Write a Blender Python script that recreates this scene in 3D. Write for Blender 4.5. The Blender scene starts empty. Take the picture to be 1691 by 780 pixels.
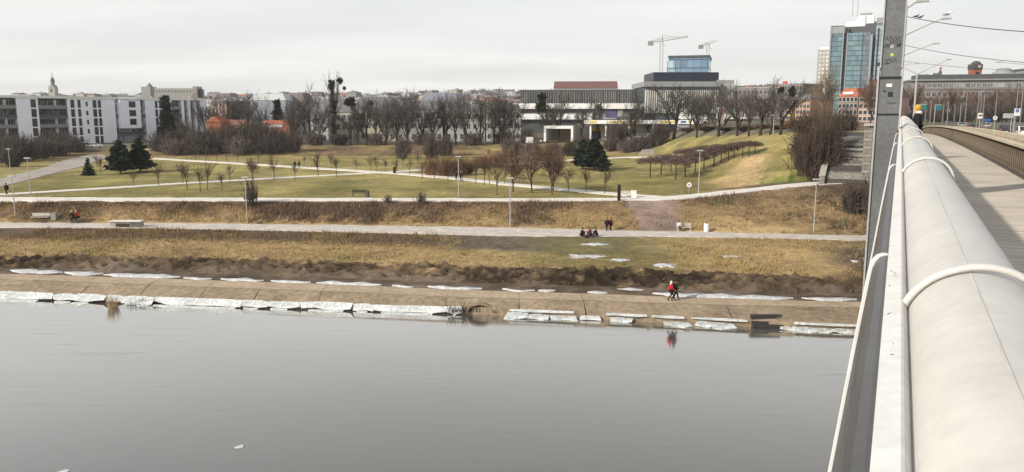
import bpy, bmesh, math, random
import numpy as np
from math import radians as R, sin, cos, pi
from mathutils import Vector, Matrix, noise as MN
random.seed(7)
sc = bpy.context.scene
col = sc.collection
# ------------------------------------------------------------------ camera
FPX, HC, PITCH = 1300.0, 16.6, R(8.875)
cd = bpy.data.cameras.new('camera'); cam = bpy.data.objects.new('camera', cd); col.objects.link(cam)
cd.sensor_width = 36.0; cd.lens = FPX/1691*36; cd.clip_start = .05; cd.clip_end = 20000
cam.location = (0, 0, HC); cam.rotation_euler = (pi/2-PITCH, 0, 0)
sc.camera = cam
# ------------------------------------------------------------------ sky, sun, exposure
SUN_EL, SUN_AZ = 29.0, -122.0           # azimuth measured from +Y clockwise
w = bpy.data.worlds.new('World'); sc.world = w; w.use_nodes = True
nt = w.node_tree; N = nt.nodes; Lk = nt.links
bg = N['Background']; bg.inputs['Strength'].default_value = .103
sky = N.new('ShaderNodeTexSky'); sky.sky_type = 'NISHITA'; sky.sun_disc = False
sky.sun_elevation = R(SUN_EL); sky.sun_rotation = R(SUN_AZ); sky.dust_density = 3.0; sky.air_density = 1.0
tc = N.new('ShaderNodeTexCoord'); sep = N.new('ShaderNodeSeparateXYZ'); Lk.new(tc.outputs['Generated'], sep.inputs[0])
def wmath(op, a, b=None):
    n = N.new('ShaderNodeMath'); n.operation = op
    for i, x in enumerate((a, b)):
        if x is None: continue
        if isinstance(x, (int, float)): n.inputs[i].default_value = x
        else: Lk.new(x, n.inputs[i])
    return n.outputs[0]
zz = wmath('ADD', wmath('MAXIMUM', sep.outputs[2], 0.0), .12)
cx = wmath('DIVIDE', sep.outputs[0], zz); cy = wmath('DIVIDE', sep.outputs[1], zz)
cmb = N.new('ShaderNodeCombineXYZ'); Lk.new(wmath('MULTIPLY', cx, .35), cmb.inputs[0]); Lk.new(wmath('MULTIPLY', cy, .8), cmb.inputs[1])
nz = N.new('ShaderNodeTexNoise'); nz.inputs['Scale'].default_value = .9; nz.inputs['Detail'].default_value = 5; nz.inputs['Roughness'].default_value = .5
Lk.new(cmb.outputs[0], nz.inputs['Vector'])
cr = N.new('ShaderNodeValToRGB'); Lk.new(nz.outputs[0], cr.inputs[0])
cr.color_ramp.elements[0].position = .30; cr.color_ramp.elements[0].color = (.70,.70,.70,1)
cr.color_ramp.elements[1].position = .62; cr.color_ramp.elements[1].color = (.97,.97,.97,1)
# the thin cloud sheet is brightest low down and towards the sun, greyer overhead
el = N.new('ShaderNodeValToRGB'); Lk.new(sep.outputs[2], el.inputs[0])
el.color_ramp.elements[0].position = 0.0; el.color_ramp.elements[0].color = (8.3,8.25,8.0,1)
el.color_ramp.elements[1].position = .8; el.color_ramp.elements[1].color = (4.2,4.35,4.6,1)
e = el.color_ramp.elements.new(.2); e.color = (7.9,7.95,7.85,1)
e = el.color_ramp.elements.new(.3); e.color = (7.0,7.0,6.95,1)
e = el.color_ramp.elements.new(.45); e.color = (5.3,5.35,5.4,1)
mx = N.new('ShaderNodeMixRGB'); Lk.new(cr.outputs[0], mx.inputs[0]); Lk.new(sky.outputs[0], mx.inputs[1]); Lk.new(el.outputs[0], mx.inputs[2])
Lk.new(mx.outputs[0], bg.inputs['Color'])
sd = bpy.data.lights.new('sun', 'SUN'); so = bpy.data.objects.new('sun', sd); col.objects.link(so)
sd.energy = 3.9; sd.angle = R(1.5); sd.color = (1, .93, .82)
sv = Vector((sin(R(SUN_AZ))*cos(R(SUN_EL)), cos(R(SUN_AZ))*cos(R(SUN_EL)), sin(R(SUN_EL))))
so.rotation_euler = sv.to_track_quat('Z', 'Y').to_euler(); so.location = (-60, 0, 60)
sc.view_settings.view_transform = 'Standard'; sc.view_settings.look = 'None'
sc.view_settings.exposure = 0.3; sc.view_settings.gamma = 1.0
sc.render.engine = 'CYCLES'
# ------------------------------------------------------------------ helpers
cp, sp_ = cos(PITCH), sin(PITCH)
def ray(px, py):
    a = (px-845)/FPX; b = (390-py)/FPX
    return Vector((a, b*sp_+cp, b*cp-sp_))
def P(px, py, z):                     # point of the photo's ray at height z
    d = ray(px, py); t = (z-HC)/d.z
    return Vector((0,0,HC)) + d*t
def PD(px, py, Y):                    # point of the photo's ray at distance Y
    d = ray(px, py); return Vector((0,0,HC)) + d*(Y/d.y)
def XD(px, Y, py=200):
    return PD(px, py, Y).x
def tag(o, label=None, cat=None, group=None, kind=None):
    if label: o['label'] = label
    if cat: o['category'] = cat
    if group: o['group'] = group
    if kind: o['kind'] = kind
    return o
def empty(name, loc, rz=0, label=None, cat=None, group=None):
    o = bpy.data.objects.new(name, None); col.objects.link(o); o.location = loc; o.rotation_euler = (0,0,rz)
    o.empty_display_size = .2
    return tag(o, label, cat, group)
def kids(o): return [c for c in bpy.data.objects if c.parent == o]
def copy_tree(o, loc=None, rz=None, sc_=None, label=None, parent=None, ch=None):
    c = o.copy(); col.objects.link(c)
    if parent: c.parent = parent
    for k in list(o.children): copy_tree(k, parent=c)
    if loc is not None: c.location = loc
    if rz is not None: c.rotation_euler = (0,0,rz)
    if sc_ is not None: c.scale = sc_ if not isinstance(sc_, (int,float)) else (sc_,)*3
    if label: c['label'] = label
    return c
class MB:
    def __init__(s): s.v=[]; s.f=[]; s.c=[]
    def quad(s, a,b,c,d):
        i=len(s.v); s.v += [tuple(a),tuple(b),tuple(c),tuple(d)]; s.f.append((i,i+1,i+2,i+3))
    def tri(s, a,b,c):
        i=len(s.v); s.v += [tuple(a),tuple(b),tuple(c)]; s.f.append((i,i+1,i+2))
    def box(s, x0,x1,y0,y1,z0,z1, rz=0, o=(0,0,0)):
        i=len(s.v); c_,s_=cos(rz),sin(rz)
        for (x,y,z) in ((x0,y0,z0),(x1,y0,z0),(x1,y1,z0),(x0,y1,z0),(x0,y0,z1),(x1,y0,z1),(x1,y1,z1),(x0,y1,z1)):
            s.v.append((o[0]+x*c_-y*s_, o[1]+x*s_+y*c_, o[2]+z))
        s.f += [(i,i+3,i+2,i+1),(i+4,i+5,i+6,i+7),(i,i+1,i+5,i+4),(i+1,i+2,i+6,i+5),(i+2,i+3,i+7,i+6),(i+3,i,i+4,i+7)]
        return s
    def tube(s, pts, rs, n=6, cap=True, closed=False):
        pts=[Vector(p) for p in pts]
        if isinstance(rs,(int,float)): rs=[rs]*len(pts)
        m=len(pts); base=len(s.v); ref=None
        for k,p in enumerate(pts):
            if closed: t=pts[(k+1)%m]-pts[k-1]
            else: t=(pts[min(k+1,m-1)]-pts[max(k-1,0)])
            if t.length<1e-9: t=Vector((0,0,1))
            t.normalize()
            if ref is None:
                ref=Vector((0,0,1)) if abs(t.z)<.9 else Vector((1,0,0))
            a=t.cross(ref)
            if a.length<1e-4: a=t.cross(Vector((.3,1,.2)))
            a.normalize(); b=t.cross(a).normalized(); ref=b.cross(t) if False else ref
            for j in range(n):
                q=p+(a*cos(2*pi*j/n)+b*sin(2*pi*j/n))*rs[k]; s.v.append((q.x,q.y,q.z))
        rng=m if closed else m-1
        for k in range(rng):
            for j in range(n):
                a0=base+k*n; b0=base+((k+1)%m)*n
                s.f.append((a0+j,a0+(j+1)%n,b0+(j+1)%n,b0+j))
        if cap and not closed:
            s.f.append(tuple(base+j for j in range(n))[::-1]); s.f.append(tuple(base+(m-1)*n+j for j in range(n)))
        return s
    def lathe(s, prof, n=12, o=(0,0,0)):
        base=len(s.v); m=len(prof)
        for (r,z) in prof:
            for j in range(n): s.v.append((o[0]+r*cos(2*pi*j/n), o[1]+r*sin(2*pi*j/n), o[2]+z))
        for k in range(m-1):
            for j in range(n):
                s.f.append((base+k*n+j, base+k*n+(j+1)%n, base+(k+1)*n+(j+1)%n, base+(k+1)*n+j))
        s.f.append(tuple(base+j for j in range(n))[::-1]); s.f.append(tuple(base+(m-1)*n+j for j in range(n)))
        return s
    def prism(s, poly, t0, t1, axis='y'):   # polygon in two axes extruded along the third
        i=len(s.v); n=len(poly)
        for t in (t0,t1):
            for (a,b) in poly:
                s.v.append({'y':(a,t,b),'x':(t,a,b),'z':(a,b,t)}[axis])
        s.f.append(tuple(range(i,i+n))); s.f.append(tuple(range(i+2*n-1,i+n-1,-1)))
        for k in range(n): s.f.append((i+(k+1)%n, i+k, i+n+k, i+n+(k+1)%n))
        return s
    def ball(s, c, r, n=8, m=6, sq=(1,1,1)):
        prof=[]
        i=len(s.v)
        for k in range(m+1):
            th=-pi/2+pi*k/m
            rr=max(cos(th),.02)
            for j in range(n):
                s.v.append((c[0]+r*rr*cos(2*pi*j/n)*sq[0], c[1]+r*rr*sin(2*pi*j/n)*sq[1], c[2]+r*sin(th)*sq[2]))
        for k in range(m):
            for j in range(n): s.f.append((i+k*n+j,i+k*n+(j+1)%n,i+(k+1)*n+(j+1)%n,i+(k+1)*n+j))
        s.f.append(tuple(i+j for j in range(n))[::-1]); s.f.append(tuple(i+m*n+j for j in range(n)))
        return s
    def mesh(s, name, m, smooth=False, fix=True):
        me=bpy.data.meshes.new(name); me.from_pydata(s.v,[],s.f)
        if m: me.materials.append(m)
        if s.c:
            a=me.color_attributes.new('col','FLOAT_COLOR','POINT')
            a.data.foreach_set('color', np.array([(*c,1.0) for c in s.c],dtype=np.float32).ravel())
        if fix:
            bm=bmesh.new(); bm.from_mesh(me); bmesh.ops.recalc_face_normals(bm, faces=bm.faces); bm.to_mesh(me); bm.free()
        if smooth: me.polygons.foreach_set('use_smooth',[True]*len(me.polygons))
        return me
    def build(s, name, m, parent=None, smooth=False, loc=None, fix=True):
        o=bpy.data.objects.new(name, s.mesh(name,m,smooth,fix)); col.objects.link(o)
        if parent: o.parent=parent
        if loc is not None: o.location=loc
        return o
def bevel(o, wd=.02, seg=2):
    m=o.modifiers.new('bevel','BEVEL'); m.width=wd; m.segments=seg; m.limit_method='ANGLE'; return o
ORD=['first','second','third','fourth','fifth','sixth','seventh','eighth','ninth','tenth','eleventh','twelfth','thirteenth','fourteenth','fifteenth','sixteenth','seventeenth','eighteenth','nineteenth','twentieth']
def ordw(i):
    if i<20: return ORD[i]
    t=['twenty','thirty','forty','fifty','sixty','seventy','eighty','ninety'][(i+1)//10-2]
    u=(i+1)%10
    return (t+'-'+ORD[u-1]) if u else t[:-1]+'ieth'
# ------------------------------------------------------------------ materials
MATS={}
def mat(name, rgb, rough=.85, var=.25, scale=3.0, bump=0.0, metal=0.0, spec=.3, rand=0.0, attr=False, detail=5, stretch=(1,1,1), scale2=None, coat=0):
    if name in MATS: return MATS[name]
    m=bpy.data.materials.new(name); m.use_nodes=True; t=m.node_tree; n=t.nodes; l=t.links
    b=n['Principled BSDF']; b.inputs['Roughness'].default_value=rough; b.inputs['Metallic'].default_value=metal
    b.inputs['Specular IOR Level'].default_value=spec
    if coat: b.inputs['Coat Weight'].default_value=coat; b.inputs['Coat Roughness'].default_value=.1
    tcn=n.new('ShaderNodeTexCoord'); mp=n.new('ShaderNodeMapping'); mp.inputs['Scale'].default_value=stretch
    l.new(tcn.outputs['Object'],mp.inputs[0])
    nz=n.new('ShaderNodeTexNoise'); nz.inputs['Scale'].default_value=scale; nz.inputs['Detail'].default_value=detail; nz.inputs['Roughness'].default_value=.6
    l.new(mp.outputs[0],nz.inputs['Vector'])
    mr=n.new('ShaderNodeMapRange'); mr.inputs[1].default_value=.25; mr.inputs[2].default_value=.75
    mr.inputs[3].default_value=1-var; mr.inputs[4].default_value=1+var; l.new(nz.outputs[0],mr.inputs[0])
    val=mr.outputs[0]
    if scale2:
        nz2=n.new('ShaderNodeTexNoise'); nz2.inputs['Scale'].default_value=scale2; nz2.inputs['Detail'].default_value=4; l.new(mp.outputs[0],nz2.inputs['Vector'])
        mr2=n.new('ShaderNodeMapRange'); mr2.inputs[1].default_value=.3; mr2.inputs[2].default_value=.7; mr2.inputs[3].default_value=1-var; mr2.inputs[4].default_value=1+var; l.new(nz2.outputs[0],mr2.inputs[0])
        mm=n.new('ShaderNodeMath'); mm.operation='MULTIPLY'; l.new(val,mm.inputs[0]); l.new(mr2.outputs[0],mm.inputs[1]); val=mm.outputs[0]
    if rand:
        oi=n.new('ShaderNodeObjectInfo'); mr3=n.new('ShaderNodeMapRange'); mr3.inputs[3].default_value=1-rand; mr3.inputs[4].default_value=1+rand; l.new(oi.outputs['Random'],mr3.inputs[0])
        mm=n.new('ShaderNodeMath'); mm.operation='MULTIPLY'; l.new(val,mm.inputs[0]); l.new(mr3.outputs[0],mm.inputs[1]); val=mm.outputs[0]
    vm=n.new('ShaderNodeVectorMath'); vm.operation='SCALE'; l.new(val,vm.inputs['Scale'])
    if attr:
        at=n.new('ShaderNodeAttribute'); at.attribute_name='col'; l.new(at.outputs['Color'],vm.inputs[0])
    else: vm.inputs[0].default_value=rgb
    l.new(vm.outputs[0],b.inputs['Base Color'])
    if bump:
        bp=n.new('ShaderNodeBump'); bp.inputs['Strength'].default_value=bump; bp.inputs['Distance'].default_value=.1
        l.new(val,bp.inputs['Height']); l.new(bp.outputs[0],b.inputs['Normal'])
    MATS[name]=m; return m
def glassmat(name, rgb, rough=.12, spec=.6):
    return mat(name, rgb, rough=rough, var=.35, scale=.35, spec=spec, rand=.25)
# ------------------------------------------------------------------ terrain: feature lines front to back, (photo column, photo row, height)
FEATS=[
 ('water', [(0,494,0),(340,505,0),(560,512,0),(760,517,0),(1000,528,0),(1110,533,0),(1250,540,0),(1400,548,0)]),
 ('rev_bot',[(0,477,.75),(340,490,.75),(560,496,.75),(760,504,.75),(1000,514,.75),(1110,519,.75),(1250,524,.75),(1400,532,.75)]),
 ('rev_top',[(0,461,1.15),(340,474,1.15),(560,482,1.15),(760,491,1.15),(1000,497,1.15),(1110,502,1.15),(1400,508,1.15)]),
 ('walk_back',[(0,452,1.2),(340,463,1.2),(560,470,1.2),(760,479,1.2),(1000,486,1.2),(1110,491,1.2),(1400,499,1.2)]),
 ('mud0',[(0,441,1.3),(340,451,1.3),(560,459,1.3),(760,466,1.3),(1000,472,1.3),(1110,477,1.3),(1400,488,1.3)]),
 ('mud1',[(0,423,1.8),(340,428,1.8),(560,433,1.8),(760,440,1.8),(1000,444,1.8),(1250,453,1.8),(1400,466,1.8)]),
 ('path_front',[(0,376.5,2),(280,378,2),(560,384,2),(840,390.5,2),(1140,392,2),(1415,397.5,2)]),
 ('path_back',[(0,368.5,2),(280,369.5,2),(560,372.5,2),(840,377,2),(1100,383,2),(1415,390,2)]),
 ('up_front',[(0,332,4.5),(300,332.5,4.5),(860,333,4.5),(1040,332,4.5),(1110,331,4.6),(1170,325.5,4.8),(1300,310,5.6),(1418,301,6.5)]),
 ('up_back',[(0,326.5,4.5),(300,327.5,4.5),(860,328.5,4.5),(1040,327.5,4.5),(1110,325,4.6),(1170,319,4.8),(1300,305,5.65),(1418,295,6.55)]),
 ('lawn1',[(0,300,4.7),(860,300,4.7),(1000,300,4.7),(1100,300,4.8),(1200,296,5.8),(1300,280,8.0),(1360,284,8.0),(1420,280,8.5)]),
 ('lawn2',[(0,275,4.9),(860,275,4.9),(1000,275,5.0),(1100,275,5.3),(1200,262,8.0),(1300,258,9.8),(1360,250,10.5),(1420,250,10.8)]),
 ('foot',[(0,262,5.0),(250,260,5.0),(860,257,5.1),(1000,256,5.3),(1100,253,6.2),(1200,240,10.0),(1300,238,11.3),(1360,232,12.2),(1420,232,12.3)]),
 ('top',[(0,248,6.2),(250,246,6.6),(480,240,7.0),(860,239,7.2),(1000,234,8.0),(1100,228.5,9.3),(1200,224,11.5),(1300,221,12.7),(1360,218.5,13.2),(1420,217,13.4)]),
]
SUBD=[8,5,4,6,26,40,3,22,3,20,20,14,16]
COLX=np.concatenate([np.array([-1500,-900,-600,-400,-300,-250,-210,-180]),np.arange(-160,-75,1.6),np.arange(-75,75,.36),np.arange(75,160,1.6),np.array([165,180,210,250,300,400,600,900,1500])])
FY=[];FZ=[]
for nm,pts in FEATS:
    q=sorted([tuple(P(*p)) for p in pts]); xs=[a[0] for a in q]
    FY.append(np.interp(COLX,xs,[a[1] for a in q])); FZ.append(np.interp(COLX,xs,[a[2] for a in q]))
def smooth(a,k=9):
    o=a.copy(); m=(np.abs(COLX)<160); idx=np.where(m)[0]
    pad=np.pad(a[idx],(k,k),mode='edge'); o[idx]=np.convolve(pad,np.ones(2*k+1)/(2*k+1),mode='same')[k:-k]; return o
FY=[smooth(a) for a in FY]; FZ=[smooth(a) for a in FZ]
for k in range(1,len(FY)): FY[k]=np.maximum(FY[k],FY[k-1]+.06)
NF={nm:i for i,(nm,_) in enumerate(FEATS)}
# front (river bed) and back (city) extensions
YB=[np.full_like(COLX,-150.),FY[0]-5.0]; ZB=[np.full_like(COLX,-3.),np.full_like(COLX,-2.2)]
top=FY[-1]; tz=FZ[-1]
YE=[top+12,top+60,np.maximum(top+300,600),np.full_like(COLX,1400.),np.full_like(COLX,4500.)]
ZE=[tz+.15,tz+.6,np.maximum(tz+1,12.),np.full_like(COLX,22.),np.full_like(COLX,30.)]
RY=YB+FY+YE; RZ=ZB+FZ+ZE; SUB=[2,5]+SUBD+[3,6,6,5,4]
AY=np.array(RY); AZ=np.array(RZ)
def gz(x,y):
    i=int(np.searchsorted(COLX,x)); i=min(max(i,1),len(COLX)-1); t=(x-COLX[i-1])/(COLX[i]-COLX[i-1]); t=min(max(t,0),1)
    return float(np.interp(y, AY[:,i-1]*(1-t)+AY[:,i]*t, AZ[:,i-1]*(1-t)+AZ[:,i]*t))
def fy(nm,x): return float(np.interp(x,COLX,FY[NF[nm]]))
def fz(nm,x): return float(np.interp(x,COLX,FZ[NF[nm]]))
def G(px,py,y0=45,y1=900):            # where the photo's ray meets the ground
    d=ray(px,py); Y=y0; st=1.0
    while Y<y1:
        p=Vector((0,0,HC))+d*(Y/d.y)
        if p.z<=gz(p.x,p.y):
            a,b=Y-st,Y
            for _ in range(16):
                m=(a+b)/2; p=Vector((0,0,HC))+d*(m/d.y)
                if p.z<=gz(p.x,p.y): b=m
                else: a=m
            p=Vector((0,0,HC))+d*(b/d.y); return Vector((p.x,p.y,gz(p.x,p.y)))
        Y+=st; st=max(1.0,Y*.01)
    p=PD(px,py,y1); return Vector((p.x,p.y,gz(p.x,p.y)))
def fb(x,y,s,o=3,z=0.):
    return MN.fractal(Vector((x*s,y*s,z)),.9,2.0,o)
C_=lambda *a: np.array(a,dtype=float)
LAWN,LAWN2=C_(.295,.247,.098),C_(.208,.186,.070)
STRAW,STRAW2=C_(.40,.29,.15),C_(.275,.195,.10)
BROWN,BROWN2=C_(.145,.098,.066),C_(.095,.068,.05)
MUD,MUD2=C_(.100,.071,.047),C_(.036,.026,.019)
WET=C_(.155,.122,.095); DIRT=C_(.25,.185,.15); DARKM=C_(.105,.085,.06)
def lerp(a,b,t): t=min(max(t,0.),1.); return a*(1-t)+b*t
rows=[];
for k in range(len(RY)-1):
    for j in range(SUB[k]): rows.append((k,j/SUB[k]))
rows.append((len(RY)-1,0))
verts=[];cols=[]
pix=lambda x,y,z: (845+FPX*x/((y*cp-(z-HC)*sp_)), 390-FPX*(y*sp_+(z-HC)*cp)/(y*cp-(z-HC)*sp_))
oF=2
STX,STY,STW,STR=(XD(1371,117.4)+XD(1432,115.6))/2,116.6,2.75,16.1
CBt,SBt=cos(R(26)),sin(R(26))
for (k,t) in rows:
    for i,X in enumerate(COLX):
        if k==len(RY)-1: Y=RY[k][i]; Z=RZ[k][i]
        else: Y=RY[k][i]*(1-t)+RY[k+1][i]*t; Z=RZ[k][i]*(1-t)+RZ[k+1][i]*t
        f=k-oF+t            # position in feature numbers
        n1=fb(X,Y,.09,3); n2=fb(X,Y,.55,3,5.); n3=fb(X,Y,.02,2,9.)
        c=BROWN
        if f<3: Z-=.22 if 0<=f else 0; c=MUD
        elif f<3.999:                       # wet verge with snow and puddles
            c=lerp(WET,MUD,.5+n2*1.2); Z+=-.02+.04*n2
            if f<3.05: Z-=.1
        elif f<5:                           # churned, ploughed earth
            e=min((f-4)/.2,(5-f)/.15,1)
            rd=1-abs(MN.noise(Vector((X*.3+n1*2,Y*1.0,3.))))*2.2
            rd2=1-abs(MN.noise(Vector((X*.9,Y*2.0,8.))))*2.2
            n5=MN.noise(Vector((X*1.9,Y*2.6,1.5)))+.7*MN.noise(Vector((X*4.1,Y*5.2,4.5)))
            h=(rd*.22+rd2*.24+n5*.42-.05)
            Z+=e*h
            c=lerp(MUD2,MUD*1.3,.5+n5*1.1+n1); c=lerp(c,STRAW2*.8,n2*2-.55); c=lerp(c,WET,max(0,(4.28-f)*2.2+n1))
            if f>4.75: c=lerp(c,STRAW2,(f-4.8)*5+n2*2)
        elif f<6:                           # meadow
            u=f-5; Z+=.07*n2+.03*n1
            right=min(max((X+5)/35,0),1)
            c=lerp(STRAW,LAWN,.45+n1*1.3-.3*(1-right)); 
            c=lerp(c,STRAW2,.45+n2*1.6)
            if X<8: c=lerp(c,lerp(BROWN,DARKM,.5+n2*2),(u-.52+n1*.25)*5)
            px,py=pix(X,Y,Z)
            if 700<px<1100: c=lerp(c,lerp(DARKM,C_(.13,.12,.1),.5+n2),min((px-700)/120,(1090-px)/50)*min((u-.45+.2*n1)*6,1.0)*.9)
            if 840<px<1170: c=lerp(c,lerp(C_(.215,.19,.072),C_(.15,.125,.06),.45+n2),min((px-840)/120,(1170-px)/170,.7))
            if px>1150: c=lerp(c,STRAW,.45+n1)
            if px>1330: c=lerp(c,DARKM,(px-1345)/60+n1)
        elif f<7: c=DIRT
        elif f<8:                           # weedy slope
            u=f-7; Z+=.16*n2+.1*n1; Z+=-.15*(0.5-abs(u-.5))*0
            c=lerp(STRAW2*1.15,BROWN,(u-.25)*2.2+n1*1.6+n2*.8); c=lerp(c,BROWN2,n2*2.2-.5+n1)
            px,py=pix(X,Y,Z)
            if px>870: c=lerp(c,STRAW2,min((px-870)/150,1)*(.6+n1))
            if px>1280: c=lerp(c,BROWN2,(px-1250)/150*(.8+n1))
            if px>1100: c=lerp(c,STRAW,(.35-u)*2+n1)
            dd=max(abs(px-(1075+14*(1-u)))/ (30+16*u+14*n1+1e-3),0)
            c=lerp(c,DIRT*(1+.25*n2),(1.15-dd)*3)
            if 1175<px<1215 and u>.75: c=lerp(c,C_(.09,.12,.03),.8+n2)
        elif f<9: c=DIRT
        else:
            Z+=.02*n2
            c=lerp(LAWN,LAWN2,.4+n1*1.4+n3*.8); c=lerp(c,STRAW*.85,n2*1.4-.15+n1*.6)
            px,py=pix(X,Y,Z)
            if f<10 and px<1100: c=lerp(c,LAWN2,.4+n1)
            if px>1150 and f<11.2: c=lerp(c,STRAW,(1-abs(px-1215-(f-9.6)*30)/55+n1)*1.3)
            if px>1260 and f<11.5: c=lerp(c,LAWN2,(px-1250)/60+n1*.5)
            if 1255<px<1330 and f<9.7: c=lerp(c,C_(.10,.14,.035),.7+n2)
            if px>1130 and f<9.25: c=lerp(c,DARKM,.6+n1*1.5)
            if f>12 and px<1080: c=lerp(c,BROWN*1.05,.75+n1-(f-12.85)*5*(f>12.85)); c=lerp(c,STRAW2*1.2,(px-850)/120*(px>850)+n2)
            if f>13: c=lerp(c,STRAW2,.6)
        if f>13.3: c=lerp(C_(.17,.145,.09),C_(.13,.12,.1),.5+n1)
        lx_=(X-STX)*CBt-(Y-STY)*SBt; ly_=(X-STX)*SBt+(Y-STY)*CBt
        if abs(lx_)<STW+1.2 and -.3<ly_<17.5 and f>8.5: Z=min(Z,6.7+ly_/16.1*6.8-1.0)
        verts.append((X,Y,Z)); cols.append(c)
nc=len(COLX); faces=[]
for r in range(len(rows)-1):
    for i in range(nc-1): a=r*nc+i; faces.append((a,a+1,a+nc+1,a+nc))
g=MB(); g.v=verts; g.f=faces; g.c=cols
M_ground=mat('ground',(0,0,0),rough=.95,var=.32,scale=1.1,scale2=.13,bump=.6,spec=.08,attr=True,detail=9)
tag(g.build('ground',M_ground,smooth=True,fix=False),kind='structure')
# ------------------------------------------------------------------ paths
M_conc=mat('pale_path_concrete',(.68,.645,.59),rough=.9,var=.14,scale=.5,scale2=4,bump=.1,spec=.15)
M_lower=mat('path_asphalt',(.52,.475,.425),rough=.9,var=.22,scale=.6,scale2=5,bump=.1,spec=.15)
M_gravel=mat('road_gravel',(.36,.33,.29),rough=.95,var=.22,scale=.5,scale2=3,bump=.2,spec=.1)
def ribbon_feat(name,a,b,x0,x1,m,dz=.09,jit=.42):
    mb=MB(); xs=np.arange(x0,x1,.8); n=5
    for X in xs:
        ya,yb=fy(a,X)+fb(X,1.,.4)*jit,fy(b,X)+fb(X,7.,.4)*jit; za,zb=fz(a,X),fz(b,X)
        for t in range(n):
            u=t/(n-1); mb.v.append((X,ya*(1-u)+yb*u,za*(1-u)+zb*u+(dz if 0<t<n-1 else -.25)))
            if t in(1,n-2): mb.v[-1]=(X,ya*(1-(.02 if t==1 else .98))+yb*(.02 if t==1 else .98),mb.v[-1][2])
    for i in range(len(xs)-1):
        for t in range(n-1): q=i*n+t; mb.f.append((q,q+n,q+n+1,q+1))
    return tag(mb.build(name,m,fix=False),kind='structure')
ribbon_feat('lower_path','path_front','path_back',-120,72,M_lower)
def ribbon(name,pixels,wd,m,dz=.06):
    pts=[G(*p) for p in pixels]; s=[]
    for a,b in zip(pts,pts[1:]):
        n=max(2,int((b-a).length/1.2))
        for k in range(n): s.append(a.lerp(b,k/n))
    s.append(pts[-1])
    for _ in range(6): s=[s[0]]+[(s[i-1]+s[i]*2+s[i+1])/4 for i in range(1,len(s)-1)]+[s[-1]]
    mb=MB(); n=5
    for i,p in enumerate(s):
        t=(s[min(i+1,len(s)-1)]-s[max(i-1,0)]); t.z=0; t.normalize(); nn=Vector((-t.y,t.x,0))
        W=wd[0]+(wd[1]-wd[0])*i/(len(s)-1) if isinstance(wd,tuple) else wd
        for k,o in enumerate((-.52,-.5,0,.5,.52)):
            q=p+nn*(o*W+fb(p.x,p.y,.5)*.3); mb.v.append((q.x,q.y,gz(q.x,q.y)+(dz if 0<k<4 else -.2)))
    for i in range(len(s)-1):
        for t in range(n-1): q=i*n+t; mb.f.append((q,q+n,q+n+1,q+1))
    return tag(mb.build(name,m,fix=False),kind='structure')
ribbon_feat('upper_path','up_front','up_back',-130,60,M_conc)
ribbon('diagonal_path',[(-60,325),(0,322),(150,313),(300,303.5),(560,289),(640,285),(700,281)],2.6,M_conc,.075)
ribbon('crossing_path',[(250,262),(400,271),(560,281),(660,287),(760,296),(860,307),(1000,320),(1108,327.5)],2.9,M_conc,.09)
ribbon('far_path',[(780,277),(860,271),(950,264),(1030,260),(1112,256.5)],3.2,M_conc,.06)
ribbon('gravel_road',[(-60,316),(0,303),(60,287),(105,276),(125,268),(150,261),(175,257)],(4.6,9.),M_gravel,.07)
# ------------------------------------------------------------------ water
mw=bpy.data.materials.new('river_water'); mw.use_nodes=True; t=mw.node_tree; n=t.nodes; l=t.links
n.remove(n['Principled BSDF']); out=n['Material Output']
tcw=n.new('ShaderNodeTexCoord'); df=n.new('ShaderNodeBsdfDiffuse'); gl=n.new('ShaderNodeBsdfGlossy'); ms_=n.new('ShaderNodeMixShader'); lw=n.new('ShaderNodeLayerWeight'); rmp=n.new('ShaderNodeValToRGB')
lw.inputs['Blend'].default_value=.5; l.new(lw.outputs['Facing'],rmp.inputs[0]); l.new(rmp.outputs[0],ms_.inputs[0])
for i_,(p_,v_) in enumerate(((.0,.05),(1.0,.95))): rmp.color_ramp.elements[i_].position=p_; rmp.color_ramp.elements[i_].color=(v_,v_,v_,1)
for p_,v_ in ((.54,.20),(.64,.37),(.74,.62)): q=rmp.color_ramp.elements.new(p_); q.color=(v_,v_,v_,1)
l.new(df.outputs[0],ms_.inputs[1]); l.new(gl.outputs[0],ms_.inputs[2]); l.new(ms_.outputs[0],out.inputs[0])
df.inputs[0].default_value=(.105,.103,.097,1); 
mps=n.new('ShaderNodeMapping'); mps.inputs['Scale'].default_value=(.10,1.5,1); mps.inputs['Rotation'].default_value=(0,0,R(-4)); l.new(tcw.outputs['Object'],mps.inputs[0])
nst=n.new('ShaderNodeTexNoise'); nst.inputs['Scale'].default_value=.9; nst.inputs['Detail'].default_value=7; nst.inputs['Roughness'].default_value=.65; l.new(mps.outputs[0],nst.inputs['Vector'])
nlo=n.new('ShaderNodeTexNoise'); nlo.inputs['Scale'].default_value=.045; l.new(tcw.outputs['Object'],nlo.inputs['Vector'])
rs_=n.new('ShaderNodeMapRange'); rs_.inputs[1].default_value=.58; rs_.inputs[2].default_value=.75; rs_.inputs[3].default_value=1.0; rs_.inputs[4].default_value=.74; l.new(nst.outputs[0],rs_.inputs[0])
rl_=n.new('ShaderNodeMapRange'); rl_.inputs[1].default_value=.42; rl_.inputs[2].default_value=.62; l.new(nlo.outputs[0],rl_.inputs[0])
mxs=n.new('ShaderNodeMixRGB'); l.new(rl_.outputs[0],mxs.inputs[0]); mxs.inputs[1].default_value=(1,1,1,1); l.new(rs_.outputs[0],mxs.inputs[2])
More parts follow.
